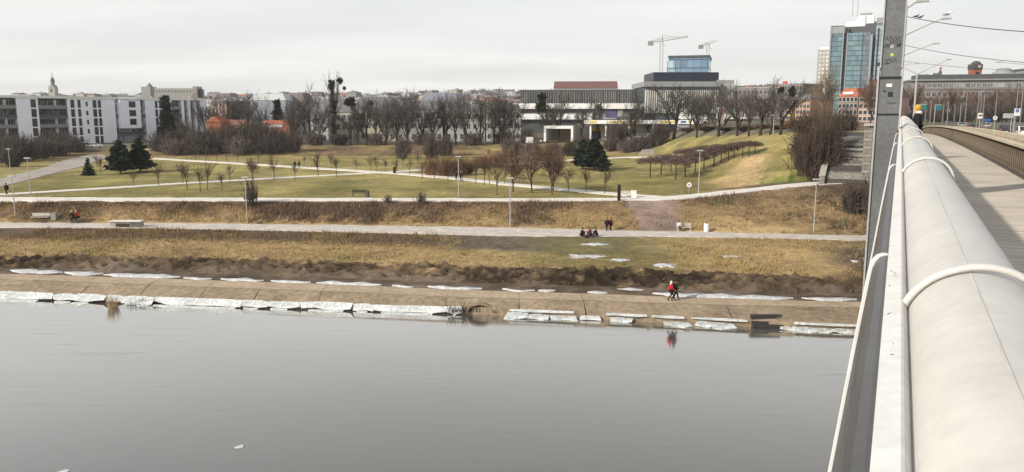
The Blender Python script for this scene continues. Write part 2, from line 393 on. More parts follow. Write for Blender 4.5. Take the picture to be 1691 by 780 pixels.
mlt=n.new('ShaderNodeMixRGB'); mlt.blend_type='MULTIPLY'; mlt.inputs[0].default_value=1; mlt.inputs[1].default_value=(.97,.955,.925,1); l.new(mxs.outputs[0],mlt.inputs[2]); l.new(mlt.outputs[0],gl.inputs[0])

tcn=n.new('ShaderNodeTexCoord'); mp=n.new('ShaderNodeMapping'); mp.inputs['Scale'].default_value=(.35,1.1,1); mp.inputs['Rotation'].default_value=(0,0,R(-6)); l.new(tcn.outputs['Object'],mp.inputs[0])
nz=n.new('ShaderNodeTexNoise'); nz.inputs['Scale'].default_value=1.6; nz.inputs['Detail'].default_value=6; l.new(mp.outputs[0],nz.inputs['Vector'])
bp=n.new('ShaderNodeBump'); bp.inputs['Strength'].default_value=.03; bp.inputs['Distance'].default_value=.15; l.new(nz.outputs[0],bp.inputs['Height'])
for s_ in (df,gl): l.new(bp.outputs[0],s_.inputs['Normal'])
l.new(bp.outputs[0],lw.inputs['Normal'])
nz2=n.new('ShaderNodeTexNoise'); nz2.inputs['Scale'].default_value=.08; nz2.inputs['Detail'].default_value=5; l.new(mp.outputs[0],nz2.inputs['Vector'])
rp=n.new('ShaderNodeMapRange'); rp.inputs[1].default_value=.3; rp.inputs[2].default_value=.7; rp.inputs[3].default_value=.05; rp.inputs[4].default_value=.16; l.new(nz2.outputs[0],rp.inputs[0]); l.new(rp.outputs[0],gl.inputs['Roughness'])
wm=MB(); xs=COLX
for X,Y in zip(COLX,FY[0]): wm.v.append((X,-140,0)); wm.v.append((X,Y+.8,0))
for i in range(len(COLX)-1): wm.f.append((2*i,2*i+2,2*i+3,2*i+1))
tag(wm.build('river_water',mw,fix=False),kind='structure')
# ------------------------------------------------------------------ concrete bank: walkway slabs and sloping revetment
M_slab=mat('bank_concrete',(.40,.315,.225),rough=.9,var=.2,scale=.35,scale2=2.5,bump=.3,spec=.15,rand=.0)
M_rev=mat('revetment_concrete',(.27,.212,.148),rough=.9,var=.25,scale=.4,scale2=2.2,bump=.3,spec=.15)
qw=MB(); rv=MB(); X=-60.
rr=random.Random(3)
while X<62:
    L=rr.uniform(4.5,6.2); a,b2=X+.012,X+L-.012; dz=rr.uniform(-.015,.015); tl=rr.uniform(-.03,.03); sk=rr.uniform(-.12,.12)
    def pt(nm,x,dy=0,dz_=0): return (x,fy(nm,x)+dy,fz(nm,x)+dz_)
    ns=4
    for i in range(ns):
        x0=a+(b2-a)*i/ns; x1=a+(b2-a)*(i+1)/ns
        z0,z1=dz+tl*(i/ns-.5),dz+tl*((i+1)/ns-.5)
        qw.quad(pt('rev_top',x0,0,z0),pt('rev_top',x1,0,z1),pt('walk_back',x1,.05,z1*.3),pt('walk_back',x0,.05,z0*.3))
        rv.quad(pt('rev_bot',x0+sk,-.25,z0-.15),pt('rev_bot',x1+sk,-.25,z1-.15),pt('rev_top',x1,-.004,z1-.015),pt('rev_top',x0,-.004,z0-.015))
        rv.quad(pt('rev_bot',x0+sk,-.25,-1.2),pt('rev_bot',x1+sk,-.25,-1.2),pt('rev_bot',x1+sk,-.25,z1-.15),pt('rev_bot',x0+sk,-.25,z0-.15))
    for xx in (a,b2):   # slab ends
        rv.quad(pt('rev_bot',xx+sk,-.25,dz-.15),pt('rev_top',xx,0,dz),pt('rev_top',xx,.3,dz-.5),pt('rev_bot',xx+sk,.3,-.8))
    X+=L
tag(qw.build('bank_walkway',M_slab,fix=False),kind='structure'); tag(rv.build('bank_revetment',M_rev,fix=False),kind='structure')
# ------------------------------------------------------------------ bridge (local X = across to the right, local Y = along)
BA=R(26.0); CB,SB=cos(BA),sin(BA)
def bw(l,s,z=0): return Vector((l*CB+s*SB, -l*SB+s*CB, z))
def zdeck(s):
    d=s*CB
    return HC-1.5-.000204*(d-30)**2 if d<128 else HC-1.5-.000204*98**2
def ring_s(a,b,st): 
    o=[];x=a
    while x<b: o.append(x); x+=st
    return o+[b]
M_grey=mat('grey_steel_paint',(.115,.118,.122),rough=.55,var=.16,scale=1.5,scale2=14,bump=.05,spec=.3)
M_white=mat('white_rail_paint',(.565,.545,.51),rough=.42,var=.085,scale=26,scale2=3.1,detail=8,bump=.02,spec=.35)
M_whited=mat('white_plate_paint',(.68,.67,.65),rough=.55,var=.08,scale=9,scale2=30,bump=.03,spec=.3)
M_panel=mat('dusty_grey_glass',(.085,.085,.085),rough=.35,var=.12,scale=6,scale2=60,spec=.4)
_t=M_panel.node_tree; _tr=_t.nodes.new('ShaderNodeBsdfTransparent'); _tr.inputs[0].default_value=(.84,.85,.86,1); _mx=_t.nodes.new('ShaderNodeMixShader'); _mx.inputs[0].default_value=.8
_t.links.new(_tr.outputs[0],_mx.inputs[1]); _t.links.new(_t.nodes['Principled BSDF'].outputs[0],_mx.inputs[2]); _t.links.new(_mx.outputs[0],_t.nodes['Material Output'].inputs[0])
M_bconc=mat('bridge_concrete',(.33,.31,.28),rough=.9,var=.2,scale=1,scale2=6,bump=.2,spec=.15)
M_asph=mat('asphalt',(.075,.073,.072),rough=.9,var=.25,scale=.6,scale2=8,bump=.2,spec=.2)
# footway surface: ribbed beige planks across the walk
mf=bpy.data.materials.new('ribbed_footway'); mf.use_nodes=True; t=mf.node_tree; n=t.nodes; l=t.links; b=n['Principled BSDF']; b.inputs['Roughness'].default_value=.85; b.inputs['Specular IOR Level'].default_value=.15
tcn=n.new('ShaderNodeTexCoord'); sx=n.new('ShaderNodeSeparateXYZ'); l.new(tcn.outputs['Object'],sx.inputs[0])
def fm(op,a,b_=None,c=None):
    q=n.new('ShaderNodeMath'); q.operation=op
    for i,x in enumerate((a,b_,c)):
        if x is None: continue
        if isinstance(x,(int,float)): q.inputs[i].default_value=x
        else: l.new(x,q.inputs[i])
    return q.outputs[0]
nzz=n.new('ShaderNodeTexNoise'); mpp=n.new('ShaderNodeMapping'); mpp.inputs['Scale'].default_value=(.6,7,1); l.new(tcn.outputs['Object'],mpp.inputs[0]); l.new(mpp.outputs[0],nzz.inputs['Vector']); nzz.inputs['Scale'].default_value=1.4; nzz.inputs['Detail'].default_value=6
rib=fm('FRACT',fm('DIVIDE',sx.outputs[1],.13)); groove=fm('LESS_THAN',rib,.22)
joint=fm('LESS_THAN',fm('FRACT',fm('DIVIDE',sx.outputs[1],1.55)),.02)
nb=n.new('ShaderNodeTexNoise'); nb.inputs['Scale'].default_value=.7; nb.inputs['Detail'].default_value=7; l.new(tcn.outputs['Object'],nb.inputs['Vector'])
v=fm('MULTIPLY',fm('SUBTRACT',fm('SUBTRACT',1.12,fm('MULTIPLY',groove,.30)),fm('MULTIPLY',joint,.4)),fm('MULTIPLY',fm('ADD',fm('MULTIPLY',nzz.outputs[0],.9),.55),fm('ADD',fm('MULTIPLY',nb.outputs[0],.7),.65)))
vs=n.new('ShaderNodeVectorMath'); vs.operation='SCALE'; vs.inputs[0].default_value=(.53,.475,.395); l.new(v,vs.inputs['Scale']); l.new(vs.outputs[0],b.inputs['Base Color'])
bpn=n.new('ShaderNodeBump'); bpn.inputs['Strength'].default_value=.5; bpn.inputs['Distance'].default_value=.02; l.new(fm('SUBTRACT',1.0,groove),bpn.inputs['Height']); l.new(bpn.outputs[0],b.inputs['Normal'])

SE=142.
def strip(mb,prof,ss,dz=lambda s:0, lz=lambda s:0):  # profile [(l,z above deck)] swept along the bridge, closed section
    n_=len(prof); base=len(mb.v)
    for s in ss:
        for (l_,z) in prof: mb.v.append((l_+lz(s),s,zdeck(s)+z))
    for i in range(len(ss)-1):
        for k in range(n_): a=base+i*n_+k; a2=base+i*n_+(k+1)%n_; mb.f.append((a,a2,a2+n_,a+n_))
    mb.f.append(tuple(base+k for k in range(n_))); mb.f.append(tuple(base+(len(ss)-1)*n_+k for k in range(n_))[::-1])
    return mb
SS=ring_s(-12,SE,1.5)
br=empty('road_bridge',(0,0,0),-BA,'long road bridge with beige footway and grey edge girder crossing the river','bridge')
strip(MB(),[(.12,-.3),(.12,0),(2.66,0),(2.66,-.3)],SS).build('footway',mf,br,fix=True)
strip(MB(),[(2.664,-.3),(2.664,.04),(4.2,.04),(4.2,-.3)],SS).build('kerb_strip',mat('dark_kerb',(.10,.09,.078),var=.3),br)
strip(MB(),[(4.204,-.3),(4.204,-.05),(20,-.05),(20,-.3)],SS).build('carriageway',M_asph,br)
strip(MB(),[(20.004,-.3),(20.004,.1),(23,.1),(23,-.3)],SS).build('far_footway',M_bconc,br)
strip(MB(),[(.3,-.31),(22.8,-.31),(21.5,-2.0),(1.6,-2.0)],ring_s(-12,130,2)).build('girder',M_bconc,br)
M_rp=mat('road_paint',(.7,.7,.68),var=.15)
s=2.
while s<138:
    strip(MB(),[(12.14,-.06),(12.14,-.046),(12.26,-.046),(12.26,-.06)],[s,s+2.5]).build('lane_marking',M_rp,br); s+=6
for s0 in (46,88):     # river piers
    for l0 in (3,11,19):
        MB().box(l0-1,l0+1,s0-1,s0+1,-3,zdeck(s0)-1.99).build('pier',M_bconc,br)
# hand rail -------------------------------------------------------------
hr=empty('handrail',(0,0,0),-BA,'thick white tubular handrail with pipe collars running along the bridge edge','handrail')
PL,PZ,PR=.157,1.237,.125    # pipe axis: across, above deck, radius
SP=ring_s(-2,0,.4)[:-1]+ring_s(0,30,.5)[:-1]+ring_s(30,127,2)
mb=MB()
mb.tube([(PL,s,zdeck(s)+PZ) for s in SP],PR,40); mb.build('pipe',M_white,hr,smooth=True,fix=False)
for s0_ in (0,):
    an=R(97); MB().tube([(PL+(PR-.0006)*cos(an),s,zdeck(s)+PZ+(PR-.0006)*sin(an)) for s in [x for x in SP if x<60]],.0022,5).build('weld_seam',mat('seam_paint',(.49,.475,.45),var=.2,scale=8),hr)
s=1.72-3.45; k=0
while s<120:
    o=MB(); zc=zdeck(s)+PZ; sl=(zdeck(s+.1)-zdeck(s))/.1
    tr_=.0085; R0=PR+.009; m_=56; q=8
    for j in range(m_):
        a=2*pi*j/m_; off=.010*max(0,cos(a-.35))     # the collar stands slightly off the pipe on its right side
        for i in range(q):
            b_=2*pi*i/q; r_=R0+off+tr_*.9*cos(b_); y_=tr_*1.25*sin(b_)
            o.v.append((PL+r_*cos(a), s+y_, zc+r_*sin(a)+sl*y_))
    for j in range(m_):
        for i in range(q): o.f.append((j*q+i,j*q+(i+1)%q,((j+1)%m_)*q+(i+1)%q,((j+1)%m_)*q+i))
    o.build('pipe_collar',M_white,hr,smooth=True)
    s+=3.45; k+=1
SPL=[x for x in SP if x<15.2]+[15.2]
strip(MB(),[(-.004,1.285),(-.002,1.290),(.026,1.297),(.030,1.295),(.048,1.262),(.048,1.16),(-.004,1.16)],SPL).build('side_plate',M_whited,hr)
strip(MB(),[(-.004,1.285),(-.002,1.290),(.026,1.297),(.030,1.295),(.048,1.262),(.048,1.16),(-.004,1.16)],ring_s(15.9,127,2)).build('side_plate',M_whited,hr)
rg_=random.Random(9)
for k_ in range(11):
    s_=rg_.choice([rg_.uniform(.7,2.2),rg_.uniform(1,6)]); L_=rg_.uniform(.004,.02); l0=rg_.uniform(.0,.022); z_=1.2906+(l0+.002)*.25
    MB().tube([(l0,s_,zdeck(s_)+z_),(l0+rg_.uniform(-.004,.006),s_+L_*rg_.uniform(-1,1),zdeck(s_)+z_+.0006)],.0009,4).build('scratch',mat('paint_scratch',(.13,.11,.10),var=.3),hr)
# outward leaning infill sheet and the hooked bracket bars that carry it
HP=[(-.004,1.272),(-.02,1.272),(-.034,1.266),(-.044,1.253),(-.051,1.235),(-.056,1.20),(-.082,.98),(-.118,.65),(-.152,.35),(-.19,0.0),(-.21,-.2)]
def inset(prof,d): return [(l_+d*.95,z-d*.35) for l_,z in prof]
pn=inset(HP,.010)
pn=pn+[(l_+.012,z) for l_,z in pn[::-1]]
for (a,b_) in ((-2,15.2),(15.9,60),(60,127)):
    strip(MB(),pn,ring_s(a,b_,1.)).build('infill_panel',M_panel,hr,smooth=False)
M_brk=mat('bracket_paint',(.55,.55,.54),rough=.5,var=.1,scale=8,spec=.35)
hs=[2.4-3.6,2.4,6.1,9.7]+[13.2+3.5*i for i in range(31)]
for s in hs:
    if 14.7<s<16.4: continue
    o=MB(); hw=.012; th=.02; z0=zdeck(s)
    inn=[]
    for i,(l_,z) in enumerate(HP):
        a=Vector(HP[max(i-1,0)]); c=Vector(HP[min(i+1,len(HP)-1)]); tt=(c-a).normalized(); nn=Vector((-tt.y,tt.x))
        if nn.x<0 and i>2: nn=-nn
        if i<=2: nn=Vector((0,-1)) if i<2 else Vector((.4,-.9))
        inn.append((l_+nn.x*th,z+nn.y*th))
    for (l_,z),(li,zi) in zip(HP,inn):
        for (ll,z_,y_) in ((l_,z,-hw),(l_,z,hw),(li,zi,hw),(li,zi,-hw)): o.v.append((ll,s+y_,z0+z_))
    for i in range(len(HP)-1):
        for k in range(4): a=i*4+k; b2=i*4+(k+1)%4; o.f.append((a,b2,b2+4,a+4))
    o.f.append((0,1,2,3)); e=(len(HP)-1)*4; o.f.append((e+3,e+2,e+1,e))
    bevel(o.build('bracket',M_brk,hr),.004,2)
for s in ring_s(0,126,3.5):
    MB().tube([(PL,s,zdeck(s)+PZ-.1),(PL-.03,s,zdeck(s)+.6),(.16,s,zdeck(s)-.01)],.035,10).build('rail_post',M_grey,hr,smooth=True)
# footway balustrade ----------------------------------------------------
M_top=mat('weathered_rail_concrete',(.50,.43,.32),rough=.9,var=.2,scale=1.5,scale2=9,bump=.2,spec=.15)
M_bal=mat('dark_baluster',(.17,.14,.105),rough=.9,var=.3,scale=3,scale2=10,spec=.15)  # even brown, darkened to stand in for the shaded sides of the bars
bl=empty('balustrade',(0,0,0),-BA,'low balustrade of dark upright bars under a pale rail between footway and roadway','balustrade')
SB_=ring_s(2,SE,1.)
strip(MB(),[(2.67,.68),(2.67,.75),(2.69,.765),(2.83,.765),(2.85,.75),(2.85,.68)],SB_).build('top_rail',M_top,bl)
strip(MB(),[(2.72,.055),(2.72,.11),(2.80,.11),(2.80,.055)],SB_).build('bottom_rail',M_bal,bl)
strip(MB(),[(2.795,.112),(2.795,.678),(2.82,.678),(2.82,.112)],SB_).build('infill_sheet',mat('dark_gap_shade',(.042,.033,.025),var=.3,scale=2),bl)  # added dark sheet, its colour stands in for the shade between the bars
p=MB(); p.box(-.002,.028,-.02,.02,.112,.678); me_b=p.mesh('baluster',M_bal)
s=6.; c=0; rest=MB()
while s<SE-1:
    if 14<s and c<99:
        o=bpy.data.objects.new('baluster',me_b); col.objects.link(o); o.parent=bl; o.location=(2.76,s,zdeck(s)); c+=1; s+=.4
    else:
        rest.box(2.758,2.788,s-.02,s+.02,zdeck(s)+.112,zdeck(s)+.678); s+=.4
tag(rest.build('baluster',M_bal,bl),kind='stuff')
gd=empty('crash_barrier',(0,0,0),-BA,'beige crash barrier of chunky blocks beside the bridge roadway','barrier')
cb=MB(); s=4.
while s<SE:
    strip(cb,[(4.0,.44),(3.985,.52),(4.0,.70),(4.02,.72),(4.14,.72),(4.16,.70),(4.16,.44)],[s+.03,s+.97]); s+=1.
cb.build('beam',M_top,gd)
for s in ring_s(6,SE-2,2.0): MB().box(4.05,4.13,s-.06,s+.06,zdeck(s)+.052,zdeck(s)+.44).build('post',M_bal,gd)
# steel mast by the rail ------------------------------------------------
ms=empty('steel_mast',tuple(bw(-.20,15.55,zdeck(15.55))),-BA,'thick grey steel mast with graffiti and stickers beside the white handrail','mast')
h0=-2.2
MB().box(-.175,.175,-.22,.22,h0,2.18).build('lower_shaft',M_grey,ms)
MB().box(-.155,.155,-.2,.2,2.18,9.).build('upper_shaft',M_grey,ms)
M_edge=mat('mast_flange_paint',(.33,.335,.34),rough=.5,var=.15,scale=3,spec=.3)
for sx_ in (-1,1):
    for y_ in (-.225,):
        MB().box(min(sx_*.177,sx_*.205),max(sx_*.177,sx_*.205),-.25,.25,h0,2.32).build('flange',M_edge,ms)
        MB().box(min(sx_*.157,sx_*.178),max(sx_*.157,sx_*.178),-.23,.23,2.322,9.).build('flange',M_edge,ms)
M_dk=mat('dark_grime',(.02,.02,.022),rough=.8)
MB().box(-.174,.174,-.226,-.221,2.13,2.178).build('seam',M_dk,ms)
MB().box(-.174,.174,-.226,-.221,1.51,1.545).build('seam',M_dk,ms)
def onmast(name,x0,x1,z0,z1,m,y=-.223,th=.004): return MB().box(x0,x1,y-th,y,z0,z1).build(name,m,ms)
onmast('sticker',-.055,.035,2.0,2.055,mat('sticker_white',(.62,.6,.56),var=.1))
onmast('sticker',-.02,.055,1.83,1.915,mat('sticker_dark',(.025,.027,.03),var=.3))
MB().tube([(.0,-.203,2.545),(.0,-.208,2.545)],.028,14).build('sticker',mat('sticker_lime',(.38,.5,.05),var=.2),ms)
MB().tube([(-.012,-.203,2.685),(-.012,-.208,2.685)],.026,14).build('sticker',mat('sticker_white',0),ms)
onmast('sticker_mark',-.022,-.002,2.672,2.698,M_dk,-.2085,.002)
for k,(zc,x0,x1) in enumerate(((2.82,-.12,.12),(2.76,-.05,.13),(2.70,-.13,-.03),(2.70,.06,.13),(2.45,-.1,.08),(2.4,-.12,-.02),(1.72,-.02,.12),(1.93,-.1,-.06))):
    pts=[];m_=14
    for i in range(m_): u=i/(m_-1); pts.append((x0+(x1-x0)*u+.012*sin(i*2.3+k), -.203 if zc>2.2 else -.223, zc+.035*sin(i*1.7+k*2)*(1 if k<5 else .4)))
    MB().tube(pts,.0035,4).build('graffiti',M_dk,ms)
# ------------------------------------------------------------------ plants
M_bark=mat('dark_bark',(.045,.038,.033),rough=.95,var=.3,scale=6,rand=.25,spec=.1)
M_twig=mat('bare_twigs',(.097,.084,.074),rough=.95,var=.2,scale=.6,rand=.3,spec=.05)
M_twigr=mat('reddish_twigs',(.15,.10,.078),rough=.95,var=.2,scale=.6,rand=.2,spec=.05)
M_bush=mat('brown_bush_twigs',(.108,.09,.077),rough=.95,var=.3,scale=.5,rand=.28,spec=.05)
M_hedge=mat('russet_hedge_twigs',(.185,.105,.068),rough=.95,var=.3,scale=.6,rand=.12,spec=.05)
M_ybark=mat('young_bark',(.085,.066,.052),rough=.9,var=.3,scale=6,rand=.2,spec=.1)
M_needle=mat('pine_needles',(.022,.034,.020),rough=.8,var=.4,scale=1.2,rand=.2,spec=.2)
M_pbark=mat('pine_bark',(.085,.055,.038),rough=.95,var=.3,scale=5,spec=.1)
M_ivy=mat('ivy_leaves',(.030,.036,.020),rough=.7,var=.4,scale=2,spec=.2)
M_straw=mat('dry_grass',(0,0,0),rough=.95,var=.25,scale=.5,attr=True,spec=.05)
def rdir(d,ang,rg):
    d=d.normalized(); a=d.orthogonal().normalized(); b=d.cross(a); ph=rg.uniform(0,2*pi)
    return (d*cos(ang)+(a*cos(ph)+b*sin(ph))*sin(ang)).normalized()
def branch(mb,p,d,L,r0,r1,rg,wob=.12,up=.0,seg=3,n=3):
    pts=[p.copy()];q=p.copy();dd=d.copy()
    for i in range(seg):
        dd=(dd+Vector((rg.gauss(0,wob),rg.gauss(0,wob),rg.gauss(0,wob)+up))).normalized(); q=q+dd*(L/seg); pts.append(q.copy())
    mb.tube(pts,[r0+(r1-r0)*i/seg for i in range(seg+1)],n,cap=False)
    return pts,dd
def tree_mesh(seed,H=10,fork=.28,tr=.22,limbs=5,sub=(5,5,6),spread=.55,up=.12,ratio=.62,twr=.016,lens=None):
    rg=random.Random(seed); T=MB(); Cc=MB()
    pts,d=branch(T,Vector((0,0,-.2)),Vector((rg.gauss(0,.03),rg.gauss(0,.03),1)),H*fork+.2,tr,tr*.75,rg,.05,.05,4,8)
    top=pts[-1]
    def rec(p,d,L,r,lev):
        last=lev==len(sub)
        pts,dd=branch(T if lev==0 else Cc,p,d,L,r,r*.5 if not last else r*.6,rg,.13+.05*lev,up*(1 if lev<3 else .5),4 if lev==0 else (3 if lev<2 else 2),6 if lev==0 else (4 if lev<2 else 3))
        if last: return
        k=sub[lev]
        for i in range(k):
            u=.25+.75*(i+rg.random()*.8)/k; u=min(u,.999)*(len(pts)-1); j=int(u); q=pts[j].lerp(pts[min(j+1,len(pts)-1)],u-j)
            rec(q,rdir(dd,rg.uniform(.35,.95),rg),L*ratio*rg.uniform(.65,1.1),max(r*.45,twr),lev+1)
        rec(pts[-1],dd,L*ratio*rg.uniform(.8,1),max(r*.5,twr),lev+1)
    L0=H*(1-fork)*.52
    for i in range(limbs):
        a=2*pi*i/limbs+rg.uniform(-.4,.4); t=spread*rg.uniform(.55,1.15)
        j=rg.choice([2,3,4,4,4]); q=pts[j] if j<len(pts) else top
        rec(q,Vector((cos(a)*sin(t),sin(a)*sin(t),cos(t))),L0*rg.uniform(.8,1.15),tr*.55,0)
    zs=sorted(v[2] for v in Cc.v); f=H/zs[int(len(zs)*.985)]
    T.v=[(x,y,z*f) for x,y,z in T.v]; Cc.v=[(x,y,z*f) for x,y,z in Cc.v]
    return T,Cc
def make_tree(name,label,cat,group,seed,M1=None,M2=None,**k):
    T,Cc=tree_mesh(seed,**k); e=empty(name,(0,0,-500),0,label,cat,group)
    T.build('trunk',M1 or M_bark,e,fix=False); Cc.build('crown',M2 or M_twig,e,fix=False); return e
class Protos:
    def __init__(s,mk): s.p=mk; s.used=set()
    def put(s,i,loc,rz,sc3,label):
        i%=len(s.p); o=s.p[i]
        if i in s.used: o=copy_tree(o)
        s.used.add(i); o.location=loc; o.rotation_euler=(0,0,rz); o.scale=sc3 if isinstance(sc3,tuple) else (sc3,)*3; o['label']=label; return o
    def drop(s):
        for i,o in enumerate(s.p):
            if i not in s.used:
                for c in list(o.children): bpy.data.objects.remove(c)
                bpy.data.objects.remove(o)
def hpx(px,ytop,base):     # height that reaches photo row ytop above a base point
    return PD(px,ytop,base.y).z-base.z
rg=random.Random(21)
# --- old street trees along the top of the bank (photo column, base row, top row, width factor)
OLD=[(482,238,172,.8),(512,238,152,.75),(578,239,180,.9),(604,239,168,1),(636,239,166,1.05),(655,238,176,.9),(694,239,160,1.1),(716,239,176,.9),(737,239,168,1),(770,239,162,1.1),(792,238,166,1),(828,238,158,1),(848,238,172,.9),
     (903,234,172,.9),(921,235,160,1),(958,234,170,.9),(985,233,168,.9),(1042,232,168,1),(1112,229,146,1.15),(1186,225,146,1.1),(1217,224,150,1.1),(1255,223,142,1.1),(1288,222,144,1.05)]
OLD=sorted([(p,b,t-5,w*1.1) for p,b,t,w in OLD]+[(530,239,172,.9),(590,239,170,1),(672,239,168,1),(752,239,166,.9),(815,238,164,1),(1150,227,156,1),(1236,224,152,1),(1271,222,150,1)])
pr=Protos([make_tree('street_tree','x','tree','old bare trees along the top of the park bank',100+i,H=10,fork=rg.uniform(.2,.34),tr=.27,limbs=rg.choice([4,5,6]),spread=rg.uniform(.45,.75),sub=(5,6,6),twr=.018) for i in range(8)])
for k,(px,yb,yt,wf) in enumerate(OLD):
    b=G(px,yb+.8); h=hpx(px,yt,b)
    lab=f'old bare tree on the bank top, {ordw(k)} from the left of its row'
    if px==1112: lab='broad bare tree in front of the finned glass building by the petrol station'
    if px==1186: lab='bare tree right beside the tall coloured price pylon'
    if px==1288: lab='rightmost old bare tree of the row, beside the dark shrub thicket'
    pr.put(k,b,rg.uniform(0,6.28),(h/10*wf,h/10*wf,h/10),lab)
pr.drop()
# poplar with ivy and mistletoe
b=G(551,238.5); h=hpx(551,121,b)
pt_=make_tree('poplar_tree','tall slim poplar with ivy and mistletoe rising above all other trees','tree',None,77,H=h,fork=.38,tr=.34,limbs=5,spread=.28,sub=(5,4,5),up=.16,ratio=.5); pt_.location=b
iv=MB(); rgi=random.Random(4)
for i in range(1100):
    u=rgi.random()**.8; z=h*(.12+.78*u); rr=1.1*(1-.25*abs(u-.5)) if rgi.random()<.8 else .5
    if .3<u<.42 : continue
    a=rgi.uniform(0,2*pi); r_=rr*math.sqrt(rgi.random())*(.75+.5*sin(u*14)); c=Vector((cos(a)*r_,sin(a)*r_,z)); q=.2
    d1=Vector((rgi.gauss(0,q),rgi.gauss(0,q),rgi.gauss(0,q))); d2=Vector((rgi.gauss(0,q),rgi.gauss(0,q),rgi.gauss(0,q)))
    iv.quad(c+d1,c+d2,c-d1,c-d2)
iv.build('ivy',M_ivy,pt_,fix=False)
def mistletoe(c,r,label):
    m=MB(); rgm=random.Random(int(c.x*100))
    for i in range(170):
        d=Vector((rgm.gauss(0,1),rgm.gauss(0,1),rgm.gauss(0,1))).normalized()*r*rgm.uniform(.3,1); q=r*.35
        d1=Vector((rgm.gauss(0,q),rgm.gauss(0,q),rgm.gauss(0,q))); d2=Vector((rgm.gauss(0,q),rgm.gauss(0,q),rgm.gauss(0,q)))
        m.tri(d+d1,d+d2,d-d1)
    o=m.build('mistletoe',M_ivy,fix=False); o.location=c; tag(o,label,'mistletoe','dark mistletoe balls in the bare trees')
for k,(px,py,r,dy,lab) in enumerate([(561,133,.9,0,'round mistletoe ball at the very top of the tall poplar'),(545,144,.7,0,'mistletoe ball on the left side of the tall poplar top'),(568,146,.5,0,'smallest mistletoe ball on the right of the tall poplar'),(577,169,1.5,2,'big mistletoe clump in front of the grey roof right of the poplar'),(611,171,.8,2,'mistletoe ball in front of the lilac grey roof'),(895,161,1.2,0,'mistletoe clump against the dark office building'),(893,176,1.5,0,'low mistletoe clump in front of the white office band'),(988,178,1.2,0,'mistletoe clump left of the petrol canopy'),(1308,153,.7,0,'mistletoe ball near the orange houses, right one'),(1290,149,.6,0,'mistletoe ball above the orange houses, left one')]):
    mistletoe(PD(px,py,G(px,239 if px<900 else 226).y+dy),r,lab)
# trees further back between the houses
BACK=[(340,205,160,270),(365,205,163,275),(385,205,160,280),(400,205,158,280),(430,205,162,275),(620,232,160,262),(675,232,158,265),(750,232,156,265),(812,232,160,266),(1150,222,152,262),(1170,218,148,245),(1235,218,146,235),(1275,215,146,240),(1305,214,150,235),(1140,224,160,225),(1070,228,160,240)]
prb=Protos([make_tree('background_tree','x','tree','bare trees standing between the houses behind the park',300+i,H=10,fork=.2,tr=.2,limbs=6,spread=.7,sub=(5,5,6)) for i in range(5)])
for k,(px,yb,yt,Y) in enumerate(BACK):
    x=XD(px,Y); b=Vector((x,Y,gz(x,Y))); h=PD(px,yt,Y).z-b.z
    prb.put(k,b,rg.uniform(0,6.28),(h/10*1.1,h/10*1.1,h/10),f'hazy bare tree among the houses behind the front row, {ordw(k)} from the left' if px<600 or True else '')
# order labels by photo column
for k,(o) in enumerate(sorted([o for o in bpy.data.objects if o.name.startswith('background_tree') and o.location.z>-400],key=lambda o:o.location.x/o.location.y)):
    o['label']=f'hazy bare tree among the houses behind the front row, {ordw(k)} from the left'
prb.drop()
big=make_tree('lone_tree','tall pale bare tree with golden crown below the glass tower','tree',None,411,M1=mat('pale_bark',(.17,.13,.10),var=.25,scale=5),M2=mat('golden_twigs',(.20,.145,.095),var=.2,scale=.6),H=10,fork=.22,tr=.25,limbs=6,spread=.6,sub=(5,5,6))
Yb=190; x=XD(1358,Yb); big.location=(x,Yb,gz(x,Yb)); h=PD(1358,112,Yb).z-gz(x,Yb); big.scale=(h/11,h/11,h/10)
big=make_tree('red_twig_tree','dense reddish bare tree in front of the pink house beside the mast','tree',None,412,M2=M_twigr,H=10,fork=.15,tr=.25,limbs=7,spread=.75,sub=(6,6,6),twr=.022)
Yb=185; x=XD(1437,Yb); big.location=(x,Yb,gz(x,Yb)); h=PD(1437,132,Yb).z-gz(x,Yb); big.scale=(h/10*.75,h/10*.75,h/10)
# trees along the street beyond the bridge
ST=[(1506,140),(1530,158),(1552,150),(1572,146),(1594,152),(1612,150),(1632,148),(1652,150),(1668,142),(1686,140),(1705,150),(1540,165),(1620,160)]
prs=Protos([make_tree('avenue_tree','x','tree','bare trees along the street beyond the bridge',500+i,M2=M_twigr,H=10,fork=.22,tr=.22,limbs=6,spread=.65,sub=(5,5,6),twr=.02) for i in range(4)])
for k,(px,yt) in enumerate(sorted(ST)):
    Y=235+25*((k*7)%4); x=XD(px,Y); b=Vector((x,Y,gz(x,Y))); h=PD(px,yt,Y).z-b.z
    prs.put(k,b,rg.uniform(0,6.28),(h/10*1.25,h/10*1.25,h/10),f'bare avenue tree before the long grey tenement, {ordw(k)} from the left')
prs.drop()
